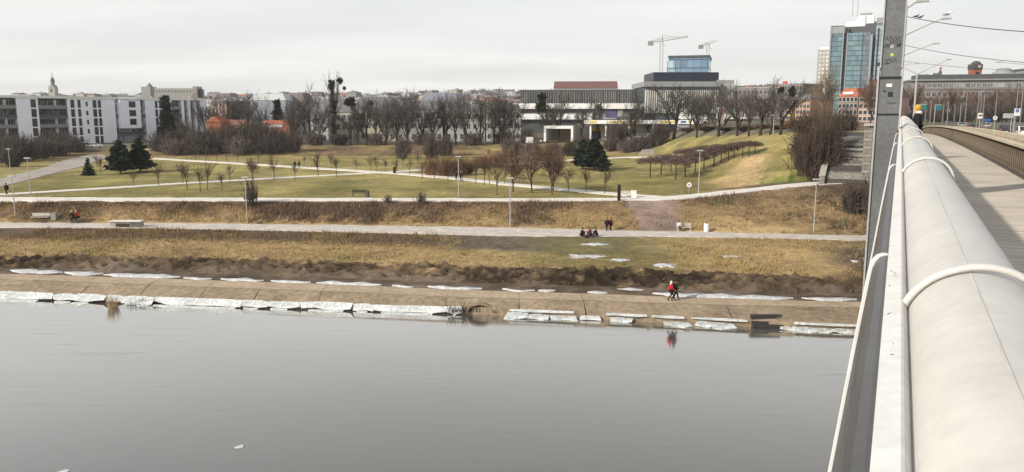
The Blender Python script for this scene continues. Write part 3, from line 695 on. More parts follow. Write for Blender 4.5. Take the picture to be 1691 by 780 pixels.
# --- young park trees: V shaped crowns on thin stems
def young(seed,**k):
    return make_tree('young_tree','x','young tree',None,seed,M1=M_ybark,M2=M_ybark,**k)
YN=[(302,303,268),(309,313,270),(331,319,275),(342,314,268),(366,316,284),(379,301,270),(416,297,262),(453,296,260),(487,297,270),(525,291,258),(555,292,258),(697,296,262),(717,296,258),(739,300,264),(763,300,262),(785,303,265),(800,306,262),(808,304,266),(833,304,268),(847,317,244),(857,304,268),(878,320,238),(911,321,244),(913,315,240),(938,316,276),(967,318,279),(998,321,278),(262,307,270),(221,308,282),(820,322,270)]
YF=[(290,262,240),(308,263,240),(322,263,240),(340,265,242),(357,264,244),(374,266,242),(392,267,246),(427,270,246),(448,271,250),(503,274,258),(524,277,250),(546,277,252),(588,282,262),(612,281,258),(621,284,256),(636,285,262),(655,288,262),(676,288,262),(665,278,252),(690,277,250),(722,262,248),(745,262,246),(808,262,246),(160,276,255),(166,287,258),(176,270,255),(182,283,256)]
pry=Protos([young(700+i,H=10,fork=.36,tr=.14,limbs=7,spread=.42,sub=(5,4),up=.05,ratio=.6,twr=.03) for i in range(6)])
prd=Protos([make_tree('young_tree','x','young tree',None,760+i,M1=M_ybark,M2=M_twigr,H=10,fork=.3,tr=.17,limbs=8,spread=.62,sub=(6,5,4),up=.06,twr=.028) for i in range(4)])
for k,(px,yb,yt) in enumerate(sorted(YN)):
    b=G(px,yb); h=hpx(px,yt,b); dense=px in(847,878,911,913,416)
    o=(prd if dense else pry).put(k,b,rg.uniform(0,6.28),(h/10*(1.0 if dense else 1.15),)*2+(h/10,),f'slim young bare tree beside the park paths, {ordw(k)} from the left in the near rows'); o['group']='young trees in rows by the near park paths'
for k,(px,yb,yt) in enumerate(sorted(YF)):
    b=G(px,yb); h=hpx(px,yt,b)
    o=pry.put(k+3,b,rg.uniform(0,6.28),(h/10*1.15,)*2+(h/10,),f'small young tree across the lawn, {ordw(k)} from the left in the far row'); o['group']='young trees in the far row across the lawn'
pry.drop(); prd.drop()
# --- umbrella trees below the hill
def umbrella(seed):
    rg=random.Random(seed); T=MB(); Cc=MB()
    T.tube([(0,0,-.2),(rg.gauss(0,.05),0,1.1),(0,0,2.1)],[.09,.07,.06],6)
    for i in range(560):
        a=rg.uniform(0,2*pi); r=1.75*math.sqrt(rg.random()); zz=2.1+.55*(1-(r/1.75)**2)+rg.uniform(-.25,.45)
        c=Vector((cos(a)*r,sin(a)*r,zz)); d=Vector((rg.gauss(cos(a)*.6,.6),rg.gauss(sin(a)*.6,.6),rg.gauss(.1,.4))).normalized()*rg.uniform(.3,.65)
        Cc.tube([c-d*.5,c+d*.5],[.022,.014],3,cap=False)
    for i in range(9):
        a=2*pi*i/9; Cc.tube([(0,0,2.0),(cos(a)*.8,sin(a)*.8,2.45),(cos(a)*1.5,sin(a)*1.5,2.4)],[.05,.035,.02],4,cap=False)
    e=empty('umbrella_tree',(0,0,-500),0,'x','tree','clipped umbrella shaped trees at the foot of the hill')
    T.build('trunk',M_bark,e,fix=False); Cc.build('crown',M_umb,e,fix=False); return e
M_umb=mat('umbrella_twigs',(.13,.092,.08),rough=.95,var=.25,scale=.8,rand=.15,spec=.05)
pru=Protos([umbrella(900+i) for i in range(4)])
UM=[(1073,293,262),(1091,288,259),(1107,283,258),(1115,297,264),(1131,292,260),(1147,285,255),(1162,281,250),(1130,275,248),(1150,270,245),(1178,275,246),(1165,262,242),(1190,268,242),(1202,266,241),(1183,258,240),(1212,262,238),(1226,260,236),(1236,259,235),(1246,255,236)]
for k,(px,yb,yt) in enumerate(sorted(UM)):
    b=G(px,yb); h=hpx(px,yt,b); wd=max(h/2.75,.75)
    pru.put(k,b,rg.uniform(0,6.28),(wd*1.15,wd*1.15,h/2.75),f'flat topped umbrella tree on the hill foot, {ordw(k)} from the left in its grove')
pru.drop()
# --- pines
def conifer(name,label,seed,loc,H,W,kind='pine',z0=.12):
    rg=random.Random(seed); T=MB(); F=MB()
    T.tube([(0,0,-.3),(0,0,H*.5),(0,0,H*.98)],[.05*H*.5,.03*H*.5,.02],7)
    nwh=int(9+H); 
    for w_ in range(nwh):
        u=w_/(nwh-1); z=H*(z0+(1-z0)*u)
        if kind=='pine': r=W*(1-u**1.8)*(.75+.35*rg.random())+.15*W*(u<.95)
        else: r=W*(1-u)**.85*(.85+.3*rg.random())+.05
        nb=max(4,int(9*(1-u)+3))
        for b_ in range(nb):
            a=2*pi*b_/nb+rg.uniform(-.35,.35); L=r*rg.uniform(.7,1.15); dz=(.12 if kind=='pine' else -.18)*L
            e=Vector((cos(a)*L,sin(a)*L,z+dz)); s=Vector((0,0,z))
            T.tube([s,e],[.03,.008],3,cap=False)
            m=max(4,int(L*9))
            for i in range(m):
                t=.25+.75*i/m; c=s.lerp(e,t)+Vector((rg.gauss(0,.10),rg.gauss(0,.10),rg.gauss(0,.07)))*H*.12
                q=H*.052
                for _ in range(2):
                    d1=Vector((rg.gauss(0,q),rg.gauss(0,q),rg.gauss(0,q*.6))); d2=Vector((rg.gauss(0,q),rg.gauss(0,q),rg.gauss(0,q*.6)))
                    F.tri(c+d1,c+d2,c-d1*.6-d2*.6)
    e=empty(name,loc,0,label,'tree','dark evergreen trees on the park lawn')
    T.build('trunk',M_pbark,e,fix=False); F.build('crown',M_needle,e,fix=False); return e
def pine_at(px,yb,yt,wpx,label,seed,kind='pine',name='pine_tree',z0=.12):
    b=G(px,yb); h=hpx(px,yt,b); return conifer(name,label,seed,b,h,wpx/2*b.y/FPX,kind,z0)
pine_at(199,287,233,38,'dark pine on the left lawn, left one of the touching pair',1)
pine_at(231,284,231,40,'dark pine on the left lawn, right one of the touching pair',2)
pine_at(146,290,262,24,'small dark spruce alone beside the gravel road',3,'spruce','spruce_tree',.03)
pine_at(962,279,232,30,'dark pine in the central clump, left one',4)
pine_at(981,281,230,44,'tallest bushy pine in the middle of the central clump',5)
pine_at(996,283,250,20,'narrow dark spruce at the right edge of the central clump',6,'spruce','spruce_tree',.05)
def conifer_Y(px,yt,Y,wpx,label,seed,zb=None):
    x=XD(px,Y); z=gz(x,Y); h=PD(px,yt,Y).z-z; o=conifer('spruce_tree',label,seed,(x,Y,z),h,wpx/2*Y/FPX,'spruce',.1); o['group']='dark spruces among the houses'; return o
conifer_Y(275,161,236,26,'tall dark spruce in front of the white apartment block',11)
conifer_Y(459,168,262,26,'dark spruce above the red brick house',12)
# --- shrubs
def shrub(seed,n=260,r=1.0,h=1.0,tw=.016):
    rg=random.Random(seed); m=MB()
    for i in range(n):
        a=rg.uniform(0,2*pi); t=rg.uniform(.05,1.15); d=Vector((cos(a)*sin(t),sin(a)*sin(t),cos(t)))
        L=rg.uniform(.5,1.05); s=Vector((rg.gauss(0,.28),rg.gauss(0,.28),rg.uniform(-.05,.25)))
        pts,dd=branch(m,s,d,L*.8,tw*1.3,tw*.8,rg,.16,.05,2,3)
        for _ in range(3):
            q=pts[rg.choice([1,2])]; branch(m,q,rdir(dd,rg.uniform(.3,.9),rg),L*.42,tw*.9,tw*.5,rg,.15,.05,1,3)
    for i,(x,y,z) in enumerate(m.v): m.v[i]=(x*r,y*r,z*h)
    return m
M_shr=[ (shrub(40+i,230).mesh('shrub',M_bush,fix=False)) for i in range(5)]
M_shl=[ (shrub(60+i,70,tw=.02).mesh('shrub',M_bush,fix=False)) for i in range(3)]
def put_shrub(px,yb,wpx,yt,label,group,cat='shrub',m=None,Y=None,name='shrub',seed=0,flat=.6):
    if Y is None: b=G(px,yb)
    else: x=XD(px,Y); b=Vector((x,Y,gz(x,Y)))
    h=hpx(px,yt,b); w_=wpx/2*b.y/FPX
    me=(M_shl if 'slope' in group else M_shr)[seed%(3 if 'slope' in group else 5)]
    if m: me=me.copy(); me.materials[0]=m
    o=bpy.data.objects.new(name,me); col.objects.link(o); o.location=b; o.scale=(w_*.95,w_*flat+.4,h*.95); o.rotation_euler=(0,0,rg.uniform(-.3,.3)+(pi if seed%2 else 0)); return tag(o,label,cat,group)
k=0
for (px,yb,w_,yt) in [(8,268,60,226),(38,266,56,228),(68,263,56,230),(95,258,50,230),(125,252,46,228),(20,276,40,246),(78,252,60,222),(110,250,50,220)]:
    put_shrub(px,yb,w_,yt,f'dark brown thicket shrub left of the gravel road, {ordw(k)} of the clump','shrubs left of the gravel road',seed=k); k+=1
k=0
for (px,yb,w_,yt) in [(262,250,44,222),(292,251,48,218),(322,252,52,214),(350,252,50,210),(378,252,54,208),(404,252,54,206),(430,252,54,208),(458,251,50,212),(484,251,40,220),(335,255,50,228),(395,256,50,230),(450,255,50,230),(285,256,50,232),(300,232,40,200)]:
    put_shrub(px,yb,w_,yt,f'brown bare thicket shrub behind the far lawn edge, {ordw(k)} of that long clump','thicket of shrubs behind the far lawn',seed=k); k+=1
put_shrub(420,0,64,200,'dark green yew bush in front of the red brick house','evergreen bushes',m=M_needle,Y=236,name='yew_bush',seed=2)
k=0
for (px,yb,w_,yt) in [(664,262,34,226),(712,262,34,224),(735,258,36,226),(845,260,44,228),(880,256,34,236),(915,256,30,236),(940,258,36,234),(1008,250,34,228),(1034,252,34,232),(1050,250,36,226),(1064,248,26,226),(1020,240,60,205),(1075,242,30,222),(965,246,44,226),(1090,240,40,205),(700,240,40,220),(620,240,36,222),(560,240,40,222),(520,240,40,220),(780,240,40,220),(830,238,40,214),(870,238,34,216)]:
    put_shrub(px,yb,w_,yt,f'grey brown shrub on the park bank, {ordw(k)} noted along its slope','shrubs on the bank between park and street',seed=k); k+=1
sh=sorted([o for o in bpy.data.objects if o.get('group')=='shrubs on the bank between park and street'],key=lambda o:o.location.x/o.location.y)
for k,o in enumerate(sh): o['label']=f'grey brown shrub on the bank between park and street, {ordw(k)} from the left'
k=0
M_dbush=mat('dark_bush_twigs',(.085,.064,.05),rough=.95,var=.3,scale=.5,rand=.25,spec=.05)
for (px,yb,w_,yt) in [(1330,290,60,232),(1352,290,60,215),(1348,300,56,250),(1376,292,42,232),(1325,262,50,222),(1368,260,50,200),(1336,232,70,190),(1364,232,70,186),(1392,225,50,182)]:
    put_shrub(px,yb,w_,yt,f'dense dark shrub left of the stone stairs, {ordw(k)} of the thicket','dark shrubs beside the stone stairs',seed=k,flat=.5,m=M_dbush); k+=1
k=0
for (px,yb,w_,yt) in [(1408,352,54,308),(1425,345,40,306),(1436,358,30,318)]:
    put_shrub(px,yb,w_,yt,['wide bare bush beside the bridge abutment foot','upright bare bush close to the abutment wall','small bush half hidden behind the mast'][k],'bushes at the bridge abutment',seed=k); k+=1
for k,(px,yb,w_,yt) in enumerate([(712,290,34,264),(735,291,36,263),(758,290,36,262),(772,288,30,264),(795,278,40,258),(815,276,36,256),(828,276,32,255)]):
    put_shrub(px,yb,w_,yt,f'russet hedge shrub inside the path crossing, {ordw(k)} from the left','russet hedge shrubs at the path crossing',m=M_hedge,seed=k,flat=.5)
put_shrub(417,342,30,297,'single multi stemmed bush beside the lamp on the weedy slope','lone bushes on the weedy slope',seed=1)
put_shrub(695,338,22,318,'small bare bush at the upper path edge','lone bushes on the weedy slope',seed=2)
put_shrub(640,336,18,322,'low bare bush right of the dark bench','lone bushes on the weedy slope',seed=3)
for k,(px,yb,w_,yt) in enumerate([(1140,0,46,212),(1170,0,50,209),(1202,0,46,210),(1232,0,50,208),(1320,219,60,196),(1290,220,50,207),(1260,221,40,206),(1400,215,44,200)]):
    put_shrub(px,yb,w_,yt,f'brown clipped hedge behind the hill top trees, {ordw(k)} of its row','reddish hedges along the street',m=(M_hedge if px>1250 else M_dbush),Y=G(px,226).y+(14 if px>1250 else 9),seed=k)
# weedy stalks, reeds and dry grass -----------------------------------
def tufts(name,label_kind,fn,count,seed,hr=(.25,.6),wd=.045,blades=4):
    rg=random.Random(seed); m=MB(); done=0; tries=0
    while done<count and tries<count*6:
        tries+=1; r=fn(rg)
        if r is None: continue
        x,y,c,hs=r; z=gz(x,y); done+=1
        for b_ in range(blades):
            a=rg.uniform(0,2*pi); h=rg.uniform(*hr)*hs; ln=rg.uniform(.1,.6)*h; ox,oy=rg.gauss(0,.14),rg.gauss(0,.14); w2=wd*rg.uniform(.6,1.4)
            pa=rg.uniform(0,pi); dx,dy=cos(pa)*w2,sin(pa)*w2
            i=len(m.v); cc=c*rg.uniform(.75,1.25)
            m.v+=[(x+ox-dx,y+oy-dy,z-.05),(x+ox+dx,y+oy+dy,z-.05),(x+ox+cos(a)*ln,y+oy+sin(a)*ln,z+h)]; m.c+=[cc*.8,cc*.8,cc*1.1]; m.f.append((i,i+1,i+2))
    return tag(m.build(name,M_straw,fix=False),kind='stuff')
def fn_slope(rg):
    x=rg.uniform(-75,66); u=rg.random(); y0,y1=fy('path_back',x),fy('up_front',x); y=y0+.5+(y1-y0-.9)*u; px,_=pix(x,y,gz(x,y))
    if abs(px-1075-14*(1-u))<30+14*u and rg.random()<.93: return None
    n=fb(x,y,.12)+.6*fb(x,y,.5,3,5.)
    c=lerp(STRAW,BROWN*1.35,(u-.25)*1.6+n*1.6)
    if px>1100: c=lerp(c,STRAW,.5-u+n)
    if px>1290: c=lerp(c,BROWN2,.5+n)
    c=lerp(c,BROWN2*1.6,n*1.3-.45)
    return x,y,c,(.5+.2*u+n*.6 if u>.08 else .4)
tufts('slope_weeds','',fn_slope,17000,1,(.2,.75),.04)
def fn_mead(rg):
    x=rg.uniform(-60,50); u=rg.random(); y0,y1=fy('mud1',x),fy('path_front',x); y=y0+(y1-y0-.3)*u; px,_=pix(x,y,gz(x,y))
    n=fb(x,y,.12)+.6*fb(x,y,.5,3,5.)
    if 760<px<1100 and u>.4 and rg.random()<.9: return None
    if px>1340 and rg.random()<.7: return None
    if 900<px<1150 and rg.random()<.5: return None
    c=lerp(STRAW,LAWN,.3+n) ; hs=.35+.4*max(n,0)
    if px<720 and u>.5: c=lerp(c,lerp(BROWN*1.3,STRAW2,.4+n),(u-.45)*5); hs=max(.55,.6+n)
    if 840<px<1150: c=lerp(c,C_(.2,.175,.07),min((1150-px)/120,.7))
    if px>1100: c=lerp(c,STRAW,min((px-1100)/120,.6)); hs=.55+.5*n
    return x,y,c,max(hs,.2)
tufts('meadow_grass','',fn_mead,13000,2,(.2,.6),.035)
def fn_mud(rg):
    x=rg.uniform(-60,56); u=rg.random(); y0,y1=fy('mud0',x),fy('mud1',x); y=y0+(y1-y0)*u**.7; n=fb(x,y,.3)
    if rg.random()>.35+n: return None
    return x,y,lerp(BROWN2,STRAW2,.4+n+rg.uniform(-.4,.4)),.55
tufts('mud_dead_grass','',fn_mud,5200,6,(.15,.5),.045,4)
def fn_lawn(rg):
    x=rg.uniform(-80,66); y=fy('up_back',x)+.3+rg.random()**2*14; n=fb(x,y,.3)
    return x,y,lerp(LAWN2,STRAW2,.4+n),.35+.3*n
tufts('lawn_edge_grass','',fn_lawn,5000,3,(.15,.4),.04,3)
rd=MB(); rgr=random.Random(8); b=P(187,509,0)
for i in range(150):
    a=rgr.uniform(0,2*pi); r0=rgr.uniform(0,.4); h=rgr.uniform(.5,1.35); ln=rgr.uniform(.05,.4)
    p0=Vector((cos(a)*r0,sin(a)*r0,-.1)); p1=p0+Vector((cos(a)*ln,sin(a)*ln,h)); rd.tube([p0,p0.lerp(p1,.5)+Vector((0,0,.06)),p1],[.012,.010,.004],3,cap=False)
o=rd.build('reed_clump',mat('dry_reeds',(.33,.235,.13),var=.3,scale=4),fix=False); o.location=b; tag(o,'clump of dry reeds standing in the water before the ice','reeds')
for k,(px,yb,n_) in enumerate([(245,500,46),(225,503,14),(335,492,40)]):
    m=MB(); b=P(px,yb+3,.0)
    for i in range(n_):
        x=rgr.gauss(0,.7); a=rgr.uniform(-.9,.9); h=rgr.uniform(.15,.6); m.tube([(x,0,-.1),(x+a*.5*h,rgr.gauss(0,.1),h*.6),(x+a*h,rgr.gauss(0,.15),h)],[.018,.014,.006],3,cap=False)
    o=m.build('driftwood',M_bark,fix=False); o.location=b; tag(o,['tangle of dark branches on the ice ledge by the reeds','few dark sticks in the water beside the reeds','dark twigs lying on the slab edge above the ice'][k],'branches','dead branches along the water edge')
# ------------------------------------------------------------------ buildings
def gwin(name,rgb,rough=.15): return mat(name,rgb,rough=rough,var=.5,scale=.6,rand=.4,spec=.6)
M_pane=gwin('dark_window_glass',(.035,.04,.045)); M_frame=mat('window_frame_paint',(.5,.49,.47),var=.1)
M_wwall=mat('white_blue_render',(.88,.90,.96),rough=.9,var=.05,scale=.4,scale2=2,spec=.1)
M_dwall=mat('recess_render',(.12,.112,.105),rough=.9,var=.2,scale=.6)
M_slabw=mat('balcony_concrete',(.25,.25,.25),rough=.9,var=.15)
M_cream=mat('cream_render',(.50,.455,.365),rough=.9,var=.15,scale=.4,scale2=2)
M_greyw=mat('grey_render',(.40,.395,.375),rough=.9,var=.15,scale=.4,scale2=2)
M_groof=mat('grey_slate_roof',(.17,.17,.178),rough=.8,var=.2,scale=.8,stretch=(1,1,4))
M_lroof=mat('lilac_metal_roof',(.24,.245,.29),rough=.55,var=.12,scale=1.2,stretch=(4,1,1))
M_red=mat('red_brick',(.30,.115,.075),rough=.9,var=.25,scale=1.5,scale2=6)
M_oroof=mat('orange_tile_roof',(.36,.125,.07),rough=.85,var=.2,scale=1,scale2=6)
M_maroon=mat('maroon_tile_roof',(.17,.085,.075),rough=.85,var=.15,scale=.6,scale2=3)
M_dark=mat('dark_grey_cladding',(.075,.08,.085),rough=.5,var=.2,scale=.8)
M_navy=mat('navy_cladding',(.022,.025,.04),rough=.4,var=.2,scale=.5)
M_wband=mat('white_concrete_band',(.78,.77,.75),rough=.8,var=.1,scale=.5)
M_midg=mat('mid_grey_cladding',(.27,.275,.28),rough=.6,var=.1,scale=.4)
M_yel=mat('yellow_paint',(.62,.47,.08),rough=.6,var=.1); M_redp=mat('red_paint',(.55,.06,.04),rough=.5,var=.1); M_whp=mat('white_paint',(.78,.78,.76),rough=.5,var=.06); M_blk=mat('black_paint',(.02,.02,.022),rough=.5,var=.2); M_bluep=mat('blue_paint',(.05,.12,.38),rough=.5,var=.1)
def bandmat(name,glass,band,period,frac,vper=0,vfrac=.1,rough=.12,off=0.,spec=.7):
    if name in MATS: return MATS[name]
    m=bpy.data.materials.new(name); m.use_nodes=True; t=m.node_tree; n=t.nodes; l=t.links; b=n['Principled BSDF']; b.inputs['Specular IOR Level'].default_value=spec
    tcn=n.new('ShaderNodeTexCoord'); s=n.new('ShaderNodeSeparateXYZ'); l.new(tcn.outputs['Object'],s.inputs[0])
    def M(op,a,c):
        q=n.new('ShaderNodeMath'); q.operation=op
        for i,x in enumerate((a,c)):
            if isinstance(x,(int,float)): q.inputs[i].default_value=x
            else: l.new(x,q.inputs[i])
        return q.outputs[0]
    f=M('LESS_THAN',M('FRACT',M('ADD',M('DIVIDE',s.outputs[2],period),off),0),frac)
    if vper:
        h=M('ADD',s.outputs[0],M('MULTIPLY',s.outputs[1],1.0)); f=M('MAXIMUM',f,M('LESS_THAN',M('FRACT',M('DIVIDE',h,vper),0),vfrac))
    nz=n.new('ShaderNodeTexNoise'); nz.inputs['Scale'].default_value=.12; nz.inputs['Detail'].default_value=3; l.new(tcn.outputs['Object'],nz.inputs['Vector'])
    # pane to pane variation
    wn=n.new('ShaderNodeTexWhiteNoise'); sn=n.new('ShaderNodeVectorMath'); sn.operation='SNAP'; sn.inputs[1].default_value=(vper or 3,vper or 3,period); l.new(tcn.outputs['Object'],sn.inputs[0]); l.new(sn.outputs[0],wn.inputs['Vector'])
    vv=M('ADD',M('MULTIPLY',nz.outputs[0],.7),M('ADD',.4,M('MULTIPLY',wn.outputs[0],.5)))
    vs=n.new('ShaderNodeVectorMath'); vs.operation='SCALE'; vs.inputs[0].default_value=glass; l.new(vv,vs.inputs['Scale'])
    mx=n.new('ShaderNodeMixRGB'); l.new(f,mx.inputs[0]); l.new(vs.outputs[0],mx.inputs[1]); mx.inputs[2].default_value=(*band,1); l.new(mx.outputs[0],b.inputs['Base Color'])
    l.new(M('ADD',M('MULTIPLY',f,.6),rough),b.inputs['Roughness'])
    MATS[name]=m; return m
class Bld:
    """local X along the facade (left to right as seen), local Y into the building, Z up"""
    def __init__(s,name,label,cat,pa,Ya,pb,Yb,zb=None,group=None):
        A=Vector((XD(pa,Ya),Ya,0)); B=Vector((XD(pb,Yb),Yb,0)); s.A=A; s.u=(B-A).normalized(); s.W=(B-A).length
        s.zb=gz(A.x,A.y)-.6 if zb is None else zb; s.n=Vector((-s.u.y,s.u.x,0))
        s.e=empty(name,(A.x,A.y,s.zb),math.atan2(s.u.y,s.u.x),label,cat,group)
    def L(s,px,py,off=0):
        d=ray(px,py); o=Vector((0,0,HC)); A=s.A+s.n*off
        t=(A-o).dot(s.n)/d.dot(s.n); p=o+d*t; return (p-s.A).dot(s.u), p.z-s.zb
    def U(s,px,off=0): return s.L(px,190,off)[0]
    def Z(s,py,px): return s.L(px,py)[1]
    def box(s,name,u0,u1,y0,y1,z0,z1,m,par=None): return MB().box(u0,u1,y0,y1,z0,z1).build(name,m,par or s.e)
    def rect(s,name,p0,p1,py0,py1,y0,y1,m,off=0,par=None):   # photo rectangle on the plane `off` behind the facade
        pm=(p0+p1)/2; u0,u1=s.U(p0,off),s.U(p1,off); z1=s.L(pm,py0,off)[1]; z0=s.L(pm,py1,off)[1] if py1 is not None else 0
        return s.box(name,u0,u1,y0,y1,z0,z1,m,par)
    def windows(s,us,zs,w,h,pane=None,frame=None,y=0,name='window'):
        pane=pane or M_pane; key=(round(w,2),round(h,2),pane.name,(frame or M_frame).name)
        if key not in WM:
            f=MB(); f.box(-w/2-.09,w/2+.09,-.05,.03,-.09,0); f.box(-w/2-.09,w/2+.09,-.05,.03,h,h+.09); f.box(-w/2-.09,-w/2,-.05,.03,0,h); f.box(w/2,w/2+.09,-.05,.03,0,h)
            f.box(-.035,.035,-.045,.03,.001,h-.001) if w>1 else None
            p=MB().box(-w/2,w/2,-.02,.02,0,h)
            WM[key]=(f.mesh(name,frame or M_frame),p.mesh('pane',pane))
        fm_,pm_=WM[key]
        for u in us:
            for z in zs:
                o=bpy.data.objects.new(name,fm_); col.objects.link(o); o.parent=s.e; o.location=(u,y,z)
                q=bpy.data.objects.new('pane',pm_); col.objects.link(q); q.parent=o
WM={}
def gable(mb,u0,u1,y0,y1,z0,z1,ridge='x',ov=.3):
    if ridge=='x': mb.prism([(y0-ov,z0),(y1+ov,z0),((y0+y1)/2,z1)],u0-ov,u1+ov,'x')
    else: mb.prism([(u0-ov,z0),(u1+ov,z0),((u0+u1)/2,z1)],y0-ov,y1+ov,'y')
    return mb
def hip(mb,u0,u1,y0,y1,z0,z1,k=.7,ov=.3):
    i=len(mb.v); d=(y1-y0)/2*k; ym=(y0+y1)/2
    mb.v+=[(u0-ov,y0-ov,z0),(u1+ov,y0-ov,z0),(u1+ov,y1+ov,z0),(u0-ov,y1+ov,z0),(u0+d,ym,z1),(u1-d,ym,z1)]
    mb.f+=[(i,i+1,i+5,i+4),(i+1,i+2,i+5),(i+2,i+3,i+4,i+5),(i+3,i,i+4),(i,i+3,i+2,i+1)]; return mb
def mansard(mb,u0,u1,y0,y1,z0,z1,ins=1.2):
    i=len(mb.v); mb.v+=[(u0-.2,y0-.2,z0),(u1+.2,y0-.2,z0),(u1+.2,y1+.2,z0),(u0-.2,y1+.2,z0),(u0+ins,y0+ins,z1),(u1-ins,y0+ins,z1),(u1-ins,y1-ins,z1),(u0+ins,y1-ins,z1)]
    mb.f+=[(i,i+1,i+5,i+4),(i+1,i+2,i+6,i+5),(i+2,i+3,i+7,i+6),(i+3,i,i+4,i+7),(i+4,i+5,i+6,i+7),(i,i+3,i+2,i+1)]; return mb
# --- A: white apartment block, far left, running away to the right
A=Bld('apartment_block','long white five storey apartment block with dark balcony recesses on the far left','building',-30,236,340,300,zb=6.3)
ZT=A.Z(157.5,10); st=(ZT-.9)/5
def wallseg(p0,p1): A.box('wall',A.U(p0),A.U(p1),0,12,0,ZT-.75,M_wwall)
segs=[(-30,-20),(28,64),(112,190.5),(240,284),(300,304.5),(311,315),(321.5,325),(331,340)]
for a,b in segs: wallseg(a,b)
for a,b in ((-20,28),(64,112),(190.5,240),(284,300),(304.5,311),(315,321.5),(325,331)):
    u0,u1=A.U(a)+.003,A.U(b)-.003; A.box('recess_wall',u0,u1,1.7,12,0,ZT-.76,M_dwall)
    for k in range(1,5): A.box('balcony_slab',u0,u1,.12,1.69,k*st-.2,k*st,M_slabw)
    if b-a>12:
        for k in range(5):
            A.box('balcony_rail',u0+.1,u1-.1,.13,.17,k*st+.004,k*st+.95,M_dark if k%2 else M_slabw)
            nw=int((u1-u0)/2.6)
            for i in range(nw):
                uu=u0+(i+.5)*(u1-u0)/nw
                if (i+k)%3!=1: A.box('partition',uu+1.0,uu+1.1,.2,1.69,k*st+.01,k*st+st-.25,M_wwall if i%2 else M_dwall)
            A.windows([u0+(i+.5)*(u1-u0)/nw for i in range(nw)],[k*st+.35],1.5,2.0,y=1.66)
A.box('parapet',0-.2,A.W+.2,-.25,12.2,ZT-.748,ZT,M_wband)
for i,(a,wd) in enumerate(((56,1.35),(120.5,1.05),(131.5,.8),(157,1.1),(165,.8),(258.5,.8),(265.5,.8),)):
    A.windows([A.U(a)],[k*st+.3 for k in range(5)],wd,2.35,frame=M_dark)
A.windows([A.U(144)],[k*st+.8 for k in range(1,5)],.45,1.3,frame=M_dark)
# projecting white box on the block
ub0,ub1=A.U(195),A.U(228)
bx=A.box('projecting_bay',ub0,ub1,-1.6,1.68,st*1.75,ZT-1.0,M_wwall); A.windows([A.U(214.5)],[k*st+.5 for k in range(2,5)],2.2,1.9,y=-1.6,frame=M_dark)
A.box('ground_floor_wall',ub0,ub1,.6,1.68,st*.2,st*1.74,M_midg); A.windows([A.U(219)],[st*1.05],1.6,1.6,y=.57)
# --- houses in the middle behind the trees
def house(name,label,pa,Ya,pb,Yb,yt,ye,yb,dep,wm,rm,roof='mansard',floors=2,wu=6,win=(1.1,1.6),cat='house',zb=None,chim=(),extra=None):
    h=Bld(name,label,cat,pa,Ya,pb,Yb,zb); pm=(pa+pb)/2
    ze=h.Z(ye,pm); zt=h.Z(yt,pm) if roof!='flat' else ze
    h.box('wall',0,h.W,0,dep,0,ze,wm)
    f={'mansard':lambda m:mansard(m,0,h.W,0,dep,ze,zt,min((zt-ze)*.45,dep*.3)),'gable':lambda m:gable(m,0,h.W,0,dep,ze,zt),'hip':lambda m:hip(m,0,h.W,0,dep,ze,zt),'front':lambda m:gable(m,0,h.W,0,dep,ze,zt,'y'),'flat':lambda m:m.box(-.2,h.W+.2,-.2,dep+.2,ze+.002,ze+.4)}[roof]
    r=f(MB()).build('roof',rm,h.e)
    for c in chim: MB().box(h.W*c-.5,h.W*c+.5,dep*.45,dep*.45+.9,zt-1.2,zt+1.3).build('chimney',M_greyw,r)
    fh=(ze-.6)/floors
    if wu: h.windows([(i+.5)*h.W/wu for i in range(wu)],[.6+k*fh+fh*.25 for k in range(floors)],win[0],min(win[1],fh*.6))
    return h
house('townhouse','cream townhouse with shallow grey roof left of the tall poplar',514,262,582,262,164,186,238,12,M_cream,M_groof,'mansard',3,7,chim=(.3,.8))
h=house('townhouse','light grey gabled house front just left of the poplar trunk',512,256,541,256,181,192,238,8,mat('pale_wall',(.5,.49,.47),var=.15),M_groof,'mansard',3,2)
house('townhouse','grey roofed cream terrace right of the tall poplar',584,264,652,264,160,182,238,14,M_cream,M_groof,'mansard',3,7,chim=(.2,.6))
house('townhouse','grey mansard roofed house right behind the middle trees',655,262,730,262,166,182,238,14,M_greyw,M_groof,'mansard',3,7,chim=(.5,))
house('townhouse','tall hall with lilac metal roof behind the middle trees',694,285,765,285,153,170,238,16,M_greyw,M_lroof,'mansard',3,0)
house('townhouse','light grey house right of the grey mansard roofed house',735,262,800,262,172,184,238,14,M_greyw,M_groof,'mansard',3,6)
house('townhouse','light grey corner house left of the dark office building',802,262,860,262,172,182,238,14,mat('pale_wall2',(.42,.405,.37),var=.15),M_groof,'mansard',3,5)
house('townhouse','mauve roofed tall house behind the thicket left of the poplar',468,300,506,300,153,172,225,14,M_greyw,mat('mauve_roof',(.21,.17,.17),var=.2),'mansard',4,4)
house('warehouse','pale blue grey hall with a curved roof behind the left trees',414,290,472,290,155,166,220,20,mat('blue_grey_cladding',(.34,.37,.42),rough=.6,var=.08),mat('pale_metal_roof',(.52,.53,.54),var=.06,rough=.5),'mansard',2,0,cat='building')
h=house('brick_house','red brick house with a strip of white windows beside the thicket',433,246,477,246,199,205,228,10,M_red,M_oroof,'mansard',2,0)
for k in range(9): h.windows([h.W*(.14+.07*k)],[h.Z(210,455)],.42,.75,pane=mat('pale_pane',(.6,.6,.58),var=.2))
house('brick_house','small house with a glowing orange gable behind the left thicket',340,262,364,262,192,202,228,9,M_oroof,M_oroof,'front',2,0)
house('brick_house','low dull orange roofed house behind the left thicket',366,266,398,266,198,207,228,9,M_red,mat('dull_orange_roof',(.27,.12,.08),var=.2),'gable',2,3)
